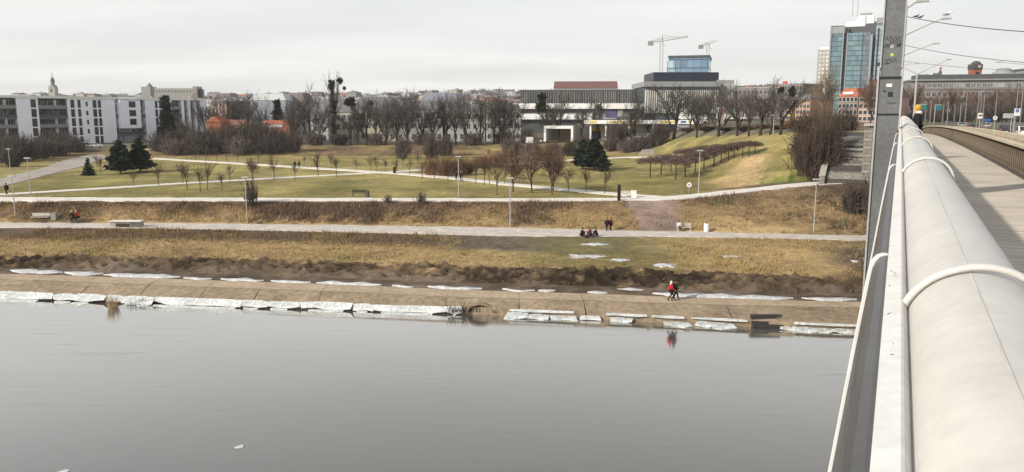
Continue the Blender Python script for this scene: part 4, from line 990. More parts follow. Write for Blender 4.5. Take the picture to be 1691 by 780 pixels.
# --- office with dark fins and white bands
O=Bld('office_block','long dark finned office building with white floor bands behind the petrol station','building',858,330,1072,322,7.5)
zt=O.Z(151,960); z1=O.Z(171,960); z2=O.Z(180,960); z3=O.Z(188,960)
O.box('upper_floors',0,O.W,1,24,z1,zt,bandmat('fin_glass',(.06,.072,.08),(.02,.022,.025),4.6,.16,1.3,.3)); O.box('roof_edge',-.2,O.W+.2,.8,24.2,zt+.002,zt+.7,M_dark)
for i in range(74): 
    u=O.W*(i+.5)/74; O.box('fin',u-.13,u+.13,.4,.995,z1+.01,zt-.01,mat('fin_grey',(.20,.195,.185),var=.3,rand=.4))
O.box('white_band',O.U(846),O.U(1090),-3,24,z2,z1-.003,M_wband); O.box('dark_storey',O.U(846)+.3,O.U(1088),-1.5,24,z3,z2-.003,M_dark); O.box('white_band',O.U(846),O.U(978),-2.6,24,z3-2.3,z3-.003,M_wband)
O.box('wall',O.U(846)+.5,O.U(1086),-.6,24,0,z3-2.31,M_dark); O.rect('blue_wall',999,1019,180,195,-1.8,-1.505,mat('violet_panel',(.10,.095,.20),var=.1)); O.rect('pale_panel',1020,1028,179,192,-1.85,-1.505,M_greyw)
O.rect('white_wing',1078,1090,170,192,-3.2,0,M_wband)
house('market_hall','long hall with maroon tiled roof rising behind the dark office','building' and 914,420,1018,417,133,146,170,24,M_greyw,M_maroon,'gable',2,0,cat='building')
b_=[o for o in bpy.data.objects if o.name.startswith('market_hall')][0]
# --- finned concert building with navy box and blue glass tower
F=Bld('civic_building','pale finned building with grey roof slab and a navy box on top','building',1063,300,1184,300,8.5)
zr=F.Z(135,1120); zs=F.Z(143.5,1120)
F.box('roof_slab',-.5,F.W+.5,-1.5,30,zs,zr,M_midg); F.box('glass_wall',.5,F.W-.5,.6,30,0,zs-.003,bandmat('dim_glass',(.07,.09,.11),(.03,.03,.035),5,.1,2.2,.08))
for i in range(34): u=F.W*(i+.5)/34; F.box('fin',u-.22,u+.22,-.4,.59,F.Z(187,1120),F.Z(149,1120),mat('pale_fin',(.50,.49,.46),var=.15,rand=.3))
F.box('navy_box',F.U(1077,4),F.U(1184,4),4,26,zr+.003,F.L(1130,119.5,4)[1],M_navy)
F.rect('side_wing',1184.3,1212,132,None,2,26,mat('side_wing_wall',(.30,.29,.27),var=.15))
for i in range(9): u=F.U(1187+i*2.8,2); F.box('fin',u-.2,u+.2,1.5,1.99,F.Z(190,1200),F.Z(139,1200),MATS['pale_fin'])
T=Bld('glass_office','blue glass office tower between the two cranes','building',1098,394,1167,388.5,10)
zt=T.Z(95,1130); T.box('glass_volume',.8,T.W,0,28,0,zt-.003,bandmat('blue_glass',(.13,.215,.31),(.05,.08,.12),4.0,.13,3.2,.06)); T.box('corner_glass',0,.797+T.U(1109)-T.U(1098),-.35,-.003,0,zt-1.5,bandmat('pale_blue_glass',(.30,.40,.46),(.08,.1,.12),4.0,.12,3.0,.08)); T.box('roof_cap',.5,T.W+.3,-.5,28.4,zt,zt+.9,M_dark); T.rect('plant_room',1117,1140,91,95,8,16,M_dark)
def crane(label,px,yb,yt,Y,jl,jr,yjl,yjr):
    x=XD(px,Y); zb=gz(x,Y); zt=PD(px,yt,Y).z; e=empty('tower_crane',(x,Y,zb),0,label,'crane','tower cranes by the glass office'); MC=mat('crane_paint',(.50,.50,.49),var=.1)
    H=zt-zb; m=MB(); w=.75; zj=PD(px,(yjl*(jr-px)+yjr*(px-jl))/(jr-jl),Y).z-zb
    for sx_ in(-1,1):
        for sy in(-1,1): m.tube([(sx_*w,sy*w,0),(sx_*w,sy*w,zj)],.13,4)
    z=0
    while z<zj-2:
        for sy in(-1,1): m.tube([(-w,sy*w,z),(w,sy*w,z+2)],.06,3); m.tube([(w,sy*w,z+2),(-w,sy*w,z+4)],.06,3)
        z+=4
    m.build('mast',MC,e)
    def jib(nm,p,py):
        q=PD(p,py,Y); d=Vector((q.x-x,0,q.z-zb)); s=Vector((0,0,zj)); m=MB(); up=Vector((0,0,1.5)) 
        for sy in(-.7,.7): m.tube([s+Vector((0,sy,0)),d+Vector((0,sy,0))],.2,4)
        m.tube([s+up,d+up*.4],.12,4); n_=12
        for i in range(n_):
            a=s.lerp(d,i/n_); b=s.lerp(d,(i+1)/n_); u=(up*(1-.6*(i+.5)/n_)); c=a.lerp(b,.5)+u
            m.tube([a+Vector((0,-.7,0)),c,b+Vector((0,.7,0))],.06,3)
        m.build(nm,MC,e); return d
    jib('jib',jr,yjr); d=jib('counter_jib',jl,yjl)
    MB().box(-1.3,1.3,-.9,.9,-1.6,.5,0,d).build('counterweight',M_midg,e)
    MB().box(.9,2.4,-1.2,1.2,zj-2.4,zj-.2).build('cab',M_whp,e); MB().tube([(0,0,zj),(0,0,H)],[.8,.2],4).build('apex',MC,e)
    m=MB()
    for p,py in((jr,yjr),(jl,yjl)):
        q=PD(p,py,Y); m2=MB().tube([(0,0,H-.1),((q.x-x)*.75,0,zj+(q.z-zb-zj)*.75)],.09,3).build('stay',MC,e)
crane('taller tower crane left of the blue glass office with a long rising jib',1088.5,120,57,415,1074,1136,70,61)
crane('shorter distant tower crane right of the blue glass office',1164.5,100,71,470,1157,1182,76,68)
# --- petrol station
S=Bld('petrol_station','low petrol station with white canopy edged in yellow behind the bank trees','petrol station',905,250,1160,240,8.0)
def sr(nm,p0,p1,y0,y1,a,b,m): return S.rect(nm,p0,p1,y0,y1,a,b,m)
S.box('canopy',S.U(968),S.U(1160),-6,4,S.Z(204.5,1060),S.Z(198.5,1060),M_whp)
for a,b,m in((974,985,M_yel),(996,1001,M_whp),(1006,1030,M_yel),(1040,1058,M_yel),(1066,1085,M_whp),(1090,1118,M_yel),(1124,1133,M_bluep),(1136,1142,M_yel),(1146,1156,M_redp)): S.rect('fascia_sign',a,b,200,203.2,-6.05,-6.003,m,off=-6.05)
for p in(978,1003,1040,1080,1120,1152): S.box('canopy_post',S.U(p)-.25,S.U(p)+.25,-5,-4.5,0,S.Z(204.6,1060),M_wband)
S.rect('shop_wall',952,1120,204.6,None,1,9,mat('shop_render',(.50,.49,.46),var=.1))
for a,b in((972,992),(1000,1012),(1016,1030),(1034,1050)): S.rect('shop_window',a,b,214,230,.9,.997,M_pane)
S.rect('yellow_sign',973,996,212,216.5,.7,.895,M_yel)
sr('car_wash_roof',905,952,207.5,212,-8,2,M_whp); sr('portal_post',905,908.5,212.1,None,-8,2,M_whp); sr('portal_post',948.5,952,212.1,None,-8,2,M_whp); sr('car_wash_back',909,948,212.2,None,1.5,1.9,mat('tan_wall',(.38,.34,.28),var=.15))
# white tent roofs
for k,(p0,p1,y0,y1,Y,lab) in enumerate(((1126,1166,178,197,262,'white slanted hall roof left of the colourful pylon'),(1194,1240,177,197,262,'white sloped hall roof right of the colourful pylon'))):
    h=Bld('white_hall',lab,'building',p0,Y,p1,Y,9); zt=h.Z(y0,(p0+p1)/2); ze=h.Z(y1,(p0+p1)/2)
    MB().prism([(0,ze),(h.W,ze),(h.W*.97,zt),(h.W*.2,zt-.3)] if k==0 else [(0,ze),(h.W*.92,ze),(h.W,zt-.3),(0,zt)],0,9,'y').build('roof',mat('tent_white',(.78,.78,.77),var=.06),h.e); h.box('wall',.6,h.W*.9,1,9,0,ze-.003,M_dark)
    h.windows([h.W*.2+i*h.W*.2 for i in range(4)],[1.0],1.5,2.2,y=.96)
# price pylon
Y=205; x=XD(1189,Y); zb=gz(x,Y); e=empty('price_pylon',(x,Y,zb),0,'tall leaning white pylon sign with round red orange and black logos','sign'); zp=lambda py: PD(1189,py,Y).z-zb
MB().prism([(-1.0,0),(.75,0),(.95,zp(190)),(.55,zp(181)),(-.3,zp(181)),(-.55,zp(196))],-.25,.25,'y').build('panel',mat('pylon_cream',(.72,.70,.58),var=.08),e)
for (a,b,y0,y1,m) in((-.3,.65,185,182.5,M_redp),(-.35,.75,190,186,mat('orange_paint',(.65,.22,.04),var=.1)),(-.4,.7,192.5,191.4,M_blk),(-.5,.6,195.5,194,M_bluep),(-.55,.5,198.5,197,M_redp),(-.6,.6,203,201,M_yel),(-.7,.55,207,205.5,M_blk),(-.8,-.3,214,208,M_redp),(-.2,.55,212,209,mat('green_paint',(.06,.25,.1),var=.1)),(-.8,.6,217.5,216,M_yel)):
    MB().box(a,b,-.285,-.255,zp(y0),zp(y1)).build('logo',m,e)
# --- tower pair
W=Bld('glass_tower','tall teal glass office tower with stepped top and two masts beside the steel mast','skyscraper',1363,520,1452,506,12)
tg=bandmat('teal_glass',(.125,.215,.245),(.06,.085,.095),3.1,.22,2.2,.06); tg2=bandmat('slate_glass',(.12,.16,.19),(.075,.09,.105),3.1,.2,1.6,.1); tg3=bandmat('pale_teal_glass',(.25,.33,.37),(.14,.175,.195),3.1,.22,2.0,.08)
W.rect('left_volume',1364,1385,43,None,0,26,tg); W.rect('left_crown',1363,1386.5,45,56,-.6,-.003,M_midg); W.rect('recess',1385.2,1391.5,46,None,1.5,26,M_dark)
W.rect('pilaster',1362.5,1364.8,43,None,-.9,-.003,mat('steel_trim',(.27,.30,.325),var=.1)); W.rect('pilaster',1383.3,1385,43,None,-.9,-.003,MATS['steel_trim']); W.rect('pilaster',1390.3,1392,55,None,-1.6,0,MATS['steel_trim'])
W.rect('front_volume',1392.2,1416,55,None,-1.2,24,tg); W.rect('front_flank',1416.2,1428,54,None,-.6,24,tg2); W.rect('trim',1428.2,1432,57,None,-.8,24,MATS['steel_trim'])
W.rect('dark_core',1420,1437,39,None,4,26,M_dark,off=4); W.rect('right_volume',1436.8,1452,38,None,2,28,tg3,off=2); W.rect('dark_slot',1439.5,1442,47,None,1.7,1.995,M_navy,off=2); W.rect('sign_plate',1441.5,1448,103.5,109,1.6,1.9,M_blk,off=2)
W.rect('core_back',1385,1438,44,None,7,24,M_dark,off=7); W.rect('crown_wall',1436.5,1452,30,39.5,1.2,10,M_midg,off=2)
u0,z0=W.L(1386,46,8); MB().prism([(W.U(1383,8),W.L(1383,46,8)[1]),(W.U(1418,8),W.L(1418,46,8)[1]),(W.U(1418,8),W.L(1418,26,8)[1]),(W.U(1407,8),W.L(1407,28,8)[1]),(W.U(1402,8),W.L(1402,36,8)[1]),(W.U(1388,8),W.L(1388,38,8)[1])],8,20,'y').build('sloped_crown',M_wband,W.e)
W.rect('penthouse',1407,1432,26,46,9,19,M_wband,off=8.5); W.rect('plant_room',1409,1428,21.8,26,10,18,M_midg,off=8.5); W.rect('crown_back',1420,1440,33,46,20.5,24,M_greyw,off=8.5)
for p,y in((1407.2,-14),(1415.5,-14)):
    u,zq=W.L(p,22,12); zz_=W.L(p,y,12)[1]; MB().tube([(u,12,zq-2),(u,12,zz_)],[.35,.2],6).build('antenna',M_greyw,W.e)
V=Bld('tower_block','pale narrow tower block left of the teal glass tower','building',1343.5,620,1363,615,12); V.rect('wall',1344,1363,82,None,0,18,bandmat('pale_tower',(.62,.60,.55),(.34,.33,.31),3.0,.45,2.6,.5,rough=.5,spec=.2)); V.rect('roof_house',1346,1362,78,82.2,2,14,M_wband)
# --- houses left of the mast
h=house('tenement','brown tenement with bright orange roof and white dormers below the glass tower',1382,236,1414,230,146,160,215,14,mat('brown_render',(.20,.165,.14),var=.15),M_oroof,'mansard',4,5,(1.0,1.5),cat='building')
for k in range(4): h.box('dormer',h.U(1393+k*4.2)-.4,h.U(1393+k*4.2)+.4,-.35,1.6,h.Z(156,1400),h.Z(152,1400),M_whp)
h=house('tenement','pink and white tenement with a tall steep gable beside the mast',1416,226,1462,220,131,160,215,14,mat('pink_render',(.43,.28,.235),var=.12),mat('dark_red_roof',(.13,.07,.06),var=.2),'front',4,6,(1.0,1.6),cat='building')
house('tenement','yellow ochre tenement behind the trees near the mistletoe balls',1296,270,1306,268,158,164,215,12,mat('ochre_render',(.48,.33,.13),var=.1),M_groof,'mansard',4,2,cat='building')
house('tenement','salmon coloured tenement right of the ochre house',1307,270,1336,264,156,162,215,12,mat('salmon_render',(.42,.24,.16),var=.12),M_groof,'mansard',4,5,cat='building')
house('tenement','grey flat topped tenement with small red box on the roof',1210,360,1292,352,142,146,200,16,mat('dun_render',(.25,.235,.22),var=.15),M_greyw,'flat',4,12,cat='building')
h=house('tenement','brown flat roofed block with a red sign on top left of the tower',1283,330,1322,322,133,140,200,16,mat('brown_grey',(.23,.2,.18),var=.15),M_midg,'flat',5,8,cat='building'); h.rect('roof_sign',1289,1295,134.5,138.5,3,4,M_redp,off=3)
# --- street side beyond the bridge
K=Bld('tenement','long grey five storey tenement closing the street beyond the bridge','building',1498,330,1700,318,12.6)
zr=K.Z(133,1600); K.box('wall',0,K.W+10,0,16,0,zr-.003,mat('tenement_grey',(.185,.18,.175),var=.2,scale=.3,scale2=2)); K.box('cornice',-.4,K.W+10.4,-.9,16.4,zr,zr+.55,M_slabw); K.box('string_course',-.2,K.W+10.2,-.35,-.003,K.Z(147.6,1600),K.Z(146.6,1600),M_slabw)
K.box('set_back_storey',K.U(1512),K.W+8,4,15,zr+.552,zr+2.6,M_dark)
nw=22
K.windows([K.W*(i+.5)/nw for i in range(nw)],[K.Z(144,1600),],1.7,1.4,pane=mat('light_pane',(.20,.21,.21),var=.5,rand=.6,spec=.5)); K.windows([K.W*(i+.5)/nw for i in range(0,nw)],[K.Z(159,1600),K.Z(171,1600),K.Z(183,1600)],1.4,1.7)
for i in range(2,nw,4):
    for zz_ in(162,173,185): u=K.W*(i+.5)/nw; K.box('balcony',u-2.4,u+2.4,-1.3,-.003,K.Z(zz_,1600)-.1,K.Z(zz_,1600)+.9,M_slabw)
for k,(p0,p1,y0,m) in enumerate(((1512,1528,122,M_greyw),(1560,1572,126,M_greyw),(1586,1594,126,M_wband),(1597,1613,130,M_wband))):
    K.rect('roof_house',p0,p1,y0,133,6,12,m,off=6)
c_=Bld('church_tower','dark domed red brick tower rising above the long grey tenement','tower',1600,420,1614.5,419.8,12)
c_.rect('shaft',1600,1614.5,111,None,0,5,M_red); c_.rect('opening',1604.5,1609.5,119,129,-.25,-.003,M_blk); c_.rect('belfry',1599.5,1614.8,106,115,-.4,5.4,mat('slate_dark',(.07,.07,.075),var=.2)); 
u0,u1=c_.U(1601),c_.U(1614.5); zc=c_.Z(106,1607); r=(u1-u0)/2
MB().lathe([(r*1.14,0),(r*1.1,.5),(r*.9,1.1),(r*.5,1.6),(.05,1.8)],14,((u0+u1)/2+.1,2.5,zc)).build('dome',MATS['slate_dark'],c_.e); MB().tube([((u0+u1)/2+.4,-.5,c_.Z(110,1607)),((u0+u1)/2+.4,-.42,c_.Z(110,1607))],.8,14).build('clock_face',M_greyw,c_.e)
c_=Bld('chimney_tower','slim dark pointed turret left of the domed brick tower','tower',1545.5,430,1549.5,430,12); c_.rect('shaft',1545.8,1549.3,118,None,0,1.4,MATS['slate_dark']); c_.rect('cap',1546.7,1548.6,111,118,.3,1.0,M_red)
for k,(p0,p1,yt,ye,m,lab,Y) in enumerate(((1620,1650,124,131,M_oroof,'house with a broad orange tile roof right of the brick tower',400),(1650,1700,126,129,M_red,'red brick house roof at the right edge above the tenement',395),(1578,1600,127,131,M_red,'dull red roof left of the domed brick tower',410),(1524,1546,120,128,M_groof,'grey roof left of the slim dark turret',405))):
    house('townhouse',lab,p0,Y,p1,Y-4,yt,ye,200,14,M_greyw,m,'hip',4,0)
D=Bld('domed_hall','hall with stacked round grey roofs above the orange roofs at the right','building',1638,520,1682,515,12); D.rect('wall',1640,1680,121,None,0,30,M_midg)
u0,u1=D.U(1640),D.U(1680); zz_=D.Z(121,1660); MB().lathe([((u1-u0)*.5,0),((u1-u0)*.48,1.2),((u1-u0)*.36,1.5),((u1-u0)*.33,3),((u1-u0)*.2,3.9),(.1,4.1)],20,((u0+u1)/2,15,zz_+.003)).build('roof',M_midg,D.e)
D=Bld('domed_hall','flat grey roofed hall cut off by the right edge above the roofs','building',1684,520,1710,518,12); D.rect('wall',1685,1710,115,None,0,30,M_midg); D.rect('roof',1683,1710,113,115.2,-1,30,M_groof)
# --- skyline landmarks
C=Bld('church_spire','pale church tower with a dark onion spire above the white apartment block','tower',83,900,93.5,900,14)
C.rect('shaft',83,93.5,144,None,0,7,mat('spire_stone',(.40,.38,.34),var=.1)); C.rect('window',86.5,89,147,152,-.3,-.003,M_blk); um=(C.U(83)+C.U(93.5))/2; z=lambda py:C.Z(py,88)
MB().lathe([(3.4,z(144)),(3.0,z(142)),(2.0,z(140.5)),(1.7,z(137)),(2.3,z(135)),(2.2,z(132)),(1.2,z(129)),(.35,z(127)),(.2,z(120))],10,(um,3.5,0)).build('spire',mat('spire_copper',(.13,.13,.12),var=.15),C.e); C.rect('gallery',84.8,91.7,140.8,143.8,-.4,7.4,MATS['spire_stone'])
Q=Bld('castle','broad pale castle with a corner turret on the far left skyline','building',237,900,328,900,14); Q.rect('wall',237,328,147,None,0,20,mat('castle_stone',(.30,.285,.255),var=.12)); Q.rect('battlement',258,326,145.5,147.1,.5,3,M_greyw); Q.rect('tower',237,252,143.5,None,-2,14,MATS['castle_stone']); Q.rect('tower',321,328,143,None,-1,14,MATS['castle_stone'])
MB().lathe([(3.4,Q.Z(144,245)),(3.2,Q.Z(141.5,245)),(1.2,Q.Z(139,245)),(.2,Q.Z(136,245))],10,(Q.U(246.5),5,0)).build('turret',M_groof,Q.e)
for k in range(14): Q.windows([Q.U(256+k*5)],[Q.Z(153,290)],1.6,2.4)
# --- the far roofscape
rc=random.Random(99)
WALLS=[('pale',(.44,.43,.40)),('cream',(.44,.385,.30)),('grey',(.28,.28,.275)),('pinkish',(.42,.31,.27)),('white',(.60,.60,.58)),('brown',(.22,.185,.16))]
ROOFS=[('dark grey',(.12,.12,.125)),('brown',(.17,.12,.10)),('red',(.36,.14,.085)),('light grey',(.33,.33,.335)),('slate',(.17,.18,.20))]
WMT=[bandmat('far_wall_'+n_,c,tuple(x*.35 for x in c),3.4,.45,2.6,.0,rough=.7,spec=.2) for n_,c in WALLS]
def farwall(i):
    n_,c=WALLS[i]; nm='far_facade_'+n_
    if nm in MATS: return MATS[nm]
    m=bandmat(nm,tuple(x*.30 for x in c),c,3.4,.5,2.8,.52,rough=.35,spec=.25); return m
def sky_y(px):  # photo row of the skyline
    return float(np.interp(px,[-40,0,60,150,235,330,345,440,470,560,600,690,740,800,860,1060,1180,1290,1345],[156,156,153,156,157,158,153,154,153,152,153,152,150,148,150,148,140,141,150]))
px=-40.; far=[]
for layer,(Ya,Yb,dy,wr) in enumerate(((900,1300,0,(9,20)),(560,760,6,(10,24)),(380,470,13,(14,30)))):
    px=-40.
    while px<1345:
        wpx=rc.uniform(*wr); Y=rc.uniform(Ya,Yb); yt=sky_y(px+wpx/2)+dy+rc.uniform(-2.2,2.5)
        if layer==2 and (px<335 or 850<px<1205 or px>1300): px+=wpx; continue
        if 850<px<1210 and layer==1: px+=wpx; continue
        far.append((px,wpx*rc.uniform(.9,1.15),Y,yt,layer)); px+=wpx
RMT=[mat('far_roof_'+n_.replace(' ','_'),c,rough=.8,var=.15,scale=.3,rand=.15) for n_,c in ROOFS]
cnt={}
for (px,wpx,Y,yt,layer) in sorted(far):
    wi=rc.choice([0,0,1,2,2,3,4,5]); ri=rc.choice([0,0,1,2,3,3,4]); h=Bld('distant_house','x','house',px,Y,px+wpx,Y+rc.uniform(-12,12),None,'distant roofs of the city skyline')
    zt=h.Z(yt,px+wpx/2); rh=rc.uniform(.25,.5)*min(8,wpx*Y/FPX*.4); dep=rc.uniform(10,16)
    ze=zt-rh; kind=rc.choice(['mansard','gable','flat','hip','gable'])
    h.box('wall',0,h.W,0,dep,0,ze,farwall(wi)); m=MB()
    if kind=='flat': m.box(-.3,h.W+.3,-.3,dep+.3,ze+.003,ze+.8); m.box(h.W*.3,h.W*.55,3,6,ze+.803,ze+2.4)
    elif kind=='mansard': mansard(m,0,h.W,0,dep,ze+.002,zt,min(2.,rh*.6))
    elif kind=='gable': gable(m,0,h.W,0,dep,ze+.002,zt)
    else: hip(m,0,h.W,0,dep,ze+.002,zt)
    r=m.build('roof',RMT[ri],h.e)
    for _ in range(rc.choice([0,1,1,2])): u=rc.uniform(.1,.9)*h.W; MB().box(u-.5,u+.5,dep*.42,dep*.42+.9,ze+.5,zt+rc.uniform(.6,1.8)).build('chimney',M_greyw,r)
    if rc.random()<.15: u=rc.uniform(.2,.8)*h.W; MB().tube([(u,dep/2,ze),(u,dep/2,zt+rc.uniform(3,6))],.12,4).build('antenna',M_dark,r)
    key=(['far','middle distance','nearer'][layer],WALLS[wi][0],ROOFS[ri][0]); cnt[key]=cnt.get(key,0)+1
    h.e['label']=f'{key[0]} skyline house, {key[1]} walls, {key[2]} roof, {ordw(cnt[key]-1)} such from left'
# ------------------------------------------------------------------ stone stairs, abutment
M_stone=mat('abutment_stone',(.24,.225,.20),rough=.95,var=.2,scale=2,bump=.3)
_t=M_stone.node_tree; _n=_t.nodes; _bk=_n.new('ShaderNodeTexBrick'); _bk.inputs['Scale'].default_value=.55; _bk.inputs['Color1'].default_value=(.29,.265,.225,1); _bk.inputs['Color2'].default_value=(.19,.18,.165,1); _bk.inputs['Mortar'].default_value=(.10,.095,.085,1); _bk.inputs['Mortar Size'].default_value=.025; _bk.offset=.4; _bk.inputs['Row Height'].default_value=.32; _bk.inputs['Brick Width'].default_value=.75
_tc=_n.new('ShaderNodeTexCoord'); _sx=_n.new('ShaderNodeSeparateXYZ'); _cb=_n.new('ShaderNodeCombineXYZ'); _t.links.new(_tc.outputs['Object'],_sx.inputs[0]); _ad=_n.new('ShaderNodeMath'); _t.links.new(_sx.outputs[0],_ad.inputs[0]); _t.links.new(_sx.outputs[1],_ad.inputs[1]); _t.links.new(_ad.outputs[0],_cb.inputs[0]); _t.links.new(_sx.outputs[2],_cb.inputs[1]); _t.links.new(_cb.outputs[0],_bk.inputs['Vector'])
for _v in _n:
    if _v.type=='VECT_MATH' and _v.operation=='SCALE': _t.links.new(_bk.outputs['Color'],_v.inputs[0])
M_step=mat('grey_steps',(.15,.145,.135),rough=.9,var=.35,scale=1.5,scale2=7)
zb=6.7; zt=13.5; RUN=STR; w_=STW
st_=empty('stone_stairs',(STX,STY,zb),-BA,'wide grey stone stairway climbing to the street beside the bridge','stairs')
N_=34
STM=[M_step,mat('pale_grey_steps',(.24,.23,.21),rough=.9,var=.3,scale=1.5,scale2=7),mat('dark_grey_steps',(.07,.066,.06),rough=.8,var=.35,scale=1.5,scale2=7)]; rst=random.Random(17)  # three grey tones, one picked at random for each step
for i in range(N_):
    y0=RUN*i/N_
    if i==17: MB().box(-w_,w_,y0,y0+RUN/N_-.002,-1.2,(zt-zb)*17/N_+.05).build('landing',M_slab,st_); continue
    MB().box(-w_,w_,y0,y0+RUN/N_-.002,-1.2,(zt-zb)*(i+1)/N_).build('step',rst.choice(STM),st_)
ck=MB(); ck.prism([(-.6,-1.5),(RUN+.5,-1.5),(RUN+.5,zt-zb+.75),(0,.6),(-.6,.6)],-w_-.75,-w_-.005,'x'); ck.build('cheek_wall',M_stone,st_)
cap=MB(); cap.prism([(-.65,.603),(.02,.603),(RUN+.5,zt-zb+.755),(RUN+.5,zt-zb+.9),(-.02,.75),(-.65,.75)],-w_-.85,-w_+.05,'x'); cap.build('cheek_cap',mat('pale_capstone',(.36,.335,.29),var=.2,scale=1.5),st_)
MB().box(-w_,w_,RUN+.001,RUN+4,-3,zt-zb+.03).build('top_slab',M_slab,st_)
y=RUN*.5
MB().tube([(-w_+.2,y,(zt-zb)*.5+.95),(w_-.1,y,(zt-zb)*.5+.95)],.05,6).build('rail',M_wband,st_)
ab=empty('bridge_abutment',tuple(bw(0,128.3,2.0)),-BA,'stone block abutment with a capped pillar at the bridge end','abutment')
MB().box(-4.6,-.5,-1.2,2.2,0,12.3).build('pillar',M_stone,ab); MB().box(-4.0,-.5,-.8,2.0,12.303,12.75).build('pillar_neck',M_stone,ab); MB().box(-4.7,-.45,-1.3,2.3,12.753,13.1).build('cap',mat('pale_capstone',0),ab)
MB().box(-.499,23.5,-.3,6,-4,zdeck(128)-2.0-2.0).build('wall',M_stone,ab)
MB().box(-4.2,-.499,2.205,12,-4,zdeck(140)-2.0-.1).build('wing_wall',M_stone,ab)
# street surface beyond the bridge
sm=MB(); zs=zdeck(150)-.05
for s0,s1 in ((141.9,420),): 
    p=[bw(-4,s0,zs),bw(26,s0,zs),bw(30,s1,zs+.3),bw(-10,s1,zs+.3)]; sm.quad(*p)
tag(sm.build('street',M_asph,fix=False),kind='structure')
# ------------------------------------------------------------------ snow and ice
M_snow=mat('old_snow',(.52,.53,.54),rough=.8,var=.3,scale=1.2,scale2=6,bump=.25,spec=.2)
M_ice=mat('ice',(.52,.54,.54),rough=.5,var=.3,scale=.8,scale2=4,bump=.1,spec=.4)
def snow_patch(px,py,wpx,hpx_,label,seed,group='snow patches on the meadow'):
    c=G(px,py); r=random.Random(seed); wx=wpx/2*c.y/FPX; a=G(px,py-hpx_/2); b=G(px,py+hpx_/2); wy=max((a.y-b.y)/2,.25)
    m=MB(); n=40; m.v.append((0,0,gz(c.x,c.y)-c.z+.10))
    for ring,(f,dz) in enumerate(((.75,.075),(1.0,-.03))):
        for i in range(n):
            an=2*pi*i/n; k=1+.95*MN.noise(Vector((cos(an)*2.4+seed*3.1,sin(an)*2.4,seed)))+.3*r.uniform(-1,1); x=cos(an)*wx*f*k; y=sin(an)*wy*f*k
            m.v.append((x,y,gz(c.x+x,c.y+y)-c.z+dz))
    for i in range(n):
        j=(i+1)%n; m.f.append((0,1+i,1+j)); m.f.append((1+i,1+n+i,1+n+j,1+j))
    o=m.build('snow_patch',M_snow,smooth=True,fix=True); o.location=c; return tag(o,label,'snow patch',group)
snow_patch(966,424,58,7,'largest white snow patch on the meadow below the seated group',1)
snow_patch(1022,430,26,4,'small thin snow patch right of the largest one on the meadow',2)
snow_patch(1098,439,30,7,'rounded snow patch on the meadow above the red jacket walker',3)
snow_patch(906,459,22,4,'small snow patch lying in the churned mud',4)
snow_patch(985,404,44,4,'faint melting snow remnant in the dark trampled meadow',5)
snow_patch(1205,424,40,2.5,'thin icy streak on the straw meadow at the right',6)
snow_patch(1412,463,22,4,'snow remnant close to the bridge at the mud edge',7)
snow_patch(1410,432,14,3,'tiny snow remnant on the track under the bridge edge',8)
def strip_snow(px0,px1,t0,t1,label,seed):
    m=MB(); x0,x1=P(px0,460,1.25).x,P(px1,460,1.25).x
    xa=min(x0,x1); n=max(8,int(abs(x1-x0)/.35)); c=Vector((xa,fy('walk_back',xa),1.2)); sgn=1
    L_=abs(x1-x0)
    for i in range(n+1):
        X=xa+L_*i/n; e=min(1,min(i,n-i)/4+.05); y0=fy('walk_back',X); w=fy('mud0',X)-y0; jj=MN.noise(Vector((X*.7,seed,1.)))*1.1; j2=MN.noise(Vector((X*1.5,seed,6.)))*1.5
        mid=(t0+t1)/2+jj*.15-.05; hw=(t1-t0)/2*.75*e*(1+jj*.8)
        for k,(q,dz) in enumerate(((-1,-.06),(-.8,.05),(.6,.07),(1,-.08))):
            m.v.append((X-c.x,y0+w*(mid+q*hw*(1+(j2 if k==3 else 0)))-c.y,1.24-c.z+dz+.03*jj))
    for i in range(n):
        for k in range(3): a=i*4+k; m.f.append((a,a+4,a+5,a+1))
    o=m.build('snow_drift',M_snow,smooth=True,fix=False); o.location=c; tag(o,label,'snow drift','snow drifts along the back of the bank walkway')
k=0
for a,b,t0,t1 in ((-25,75,.1,1.0),(78,150,.05,.9),(155,292,.05,.75),(300,350,.05,.4),(365,440,.05,.45),(452,520,.0,.4),(530,637,.0,.5),(655,690,.0,.35),(712,798,.0,.5),(830,880,.0,.35),(885,912,.05,.4),(960,990,.05,.4),(1058,1260,.05,.65),(1272,1350,.05,.7),(1008,1048,.5,1.0)):
    strip_snow(a,b,t0,t1,f'melting snow drift behind the bank walkway, {ordw(k)} from the left',k); k+=1
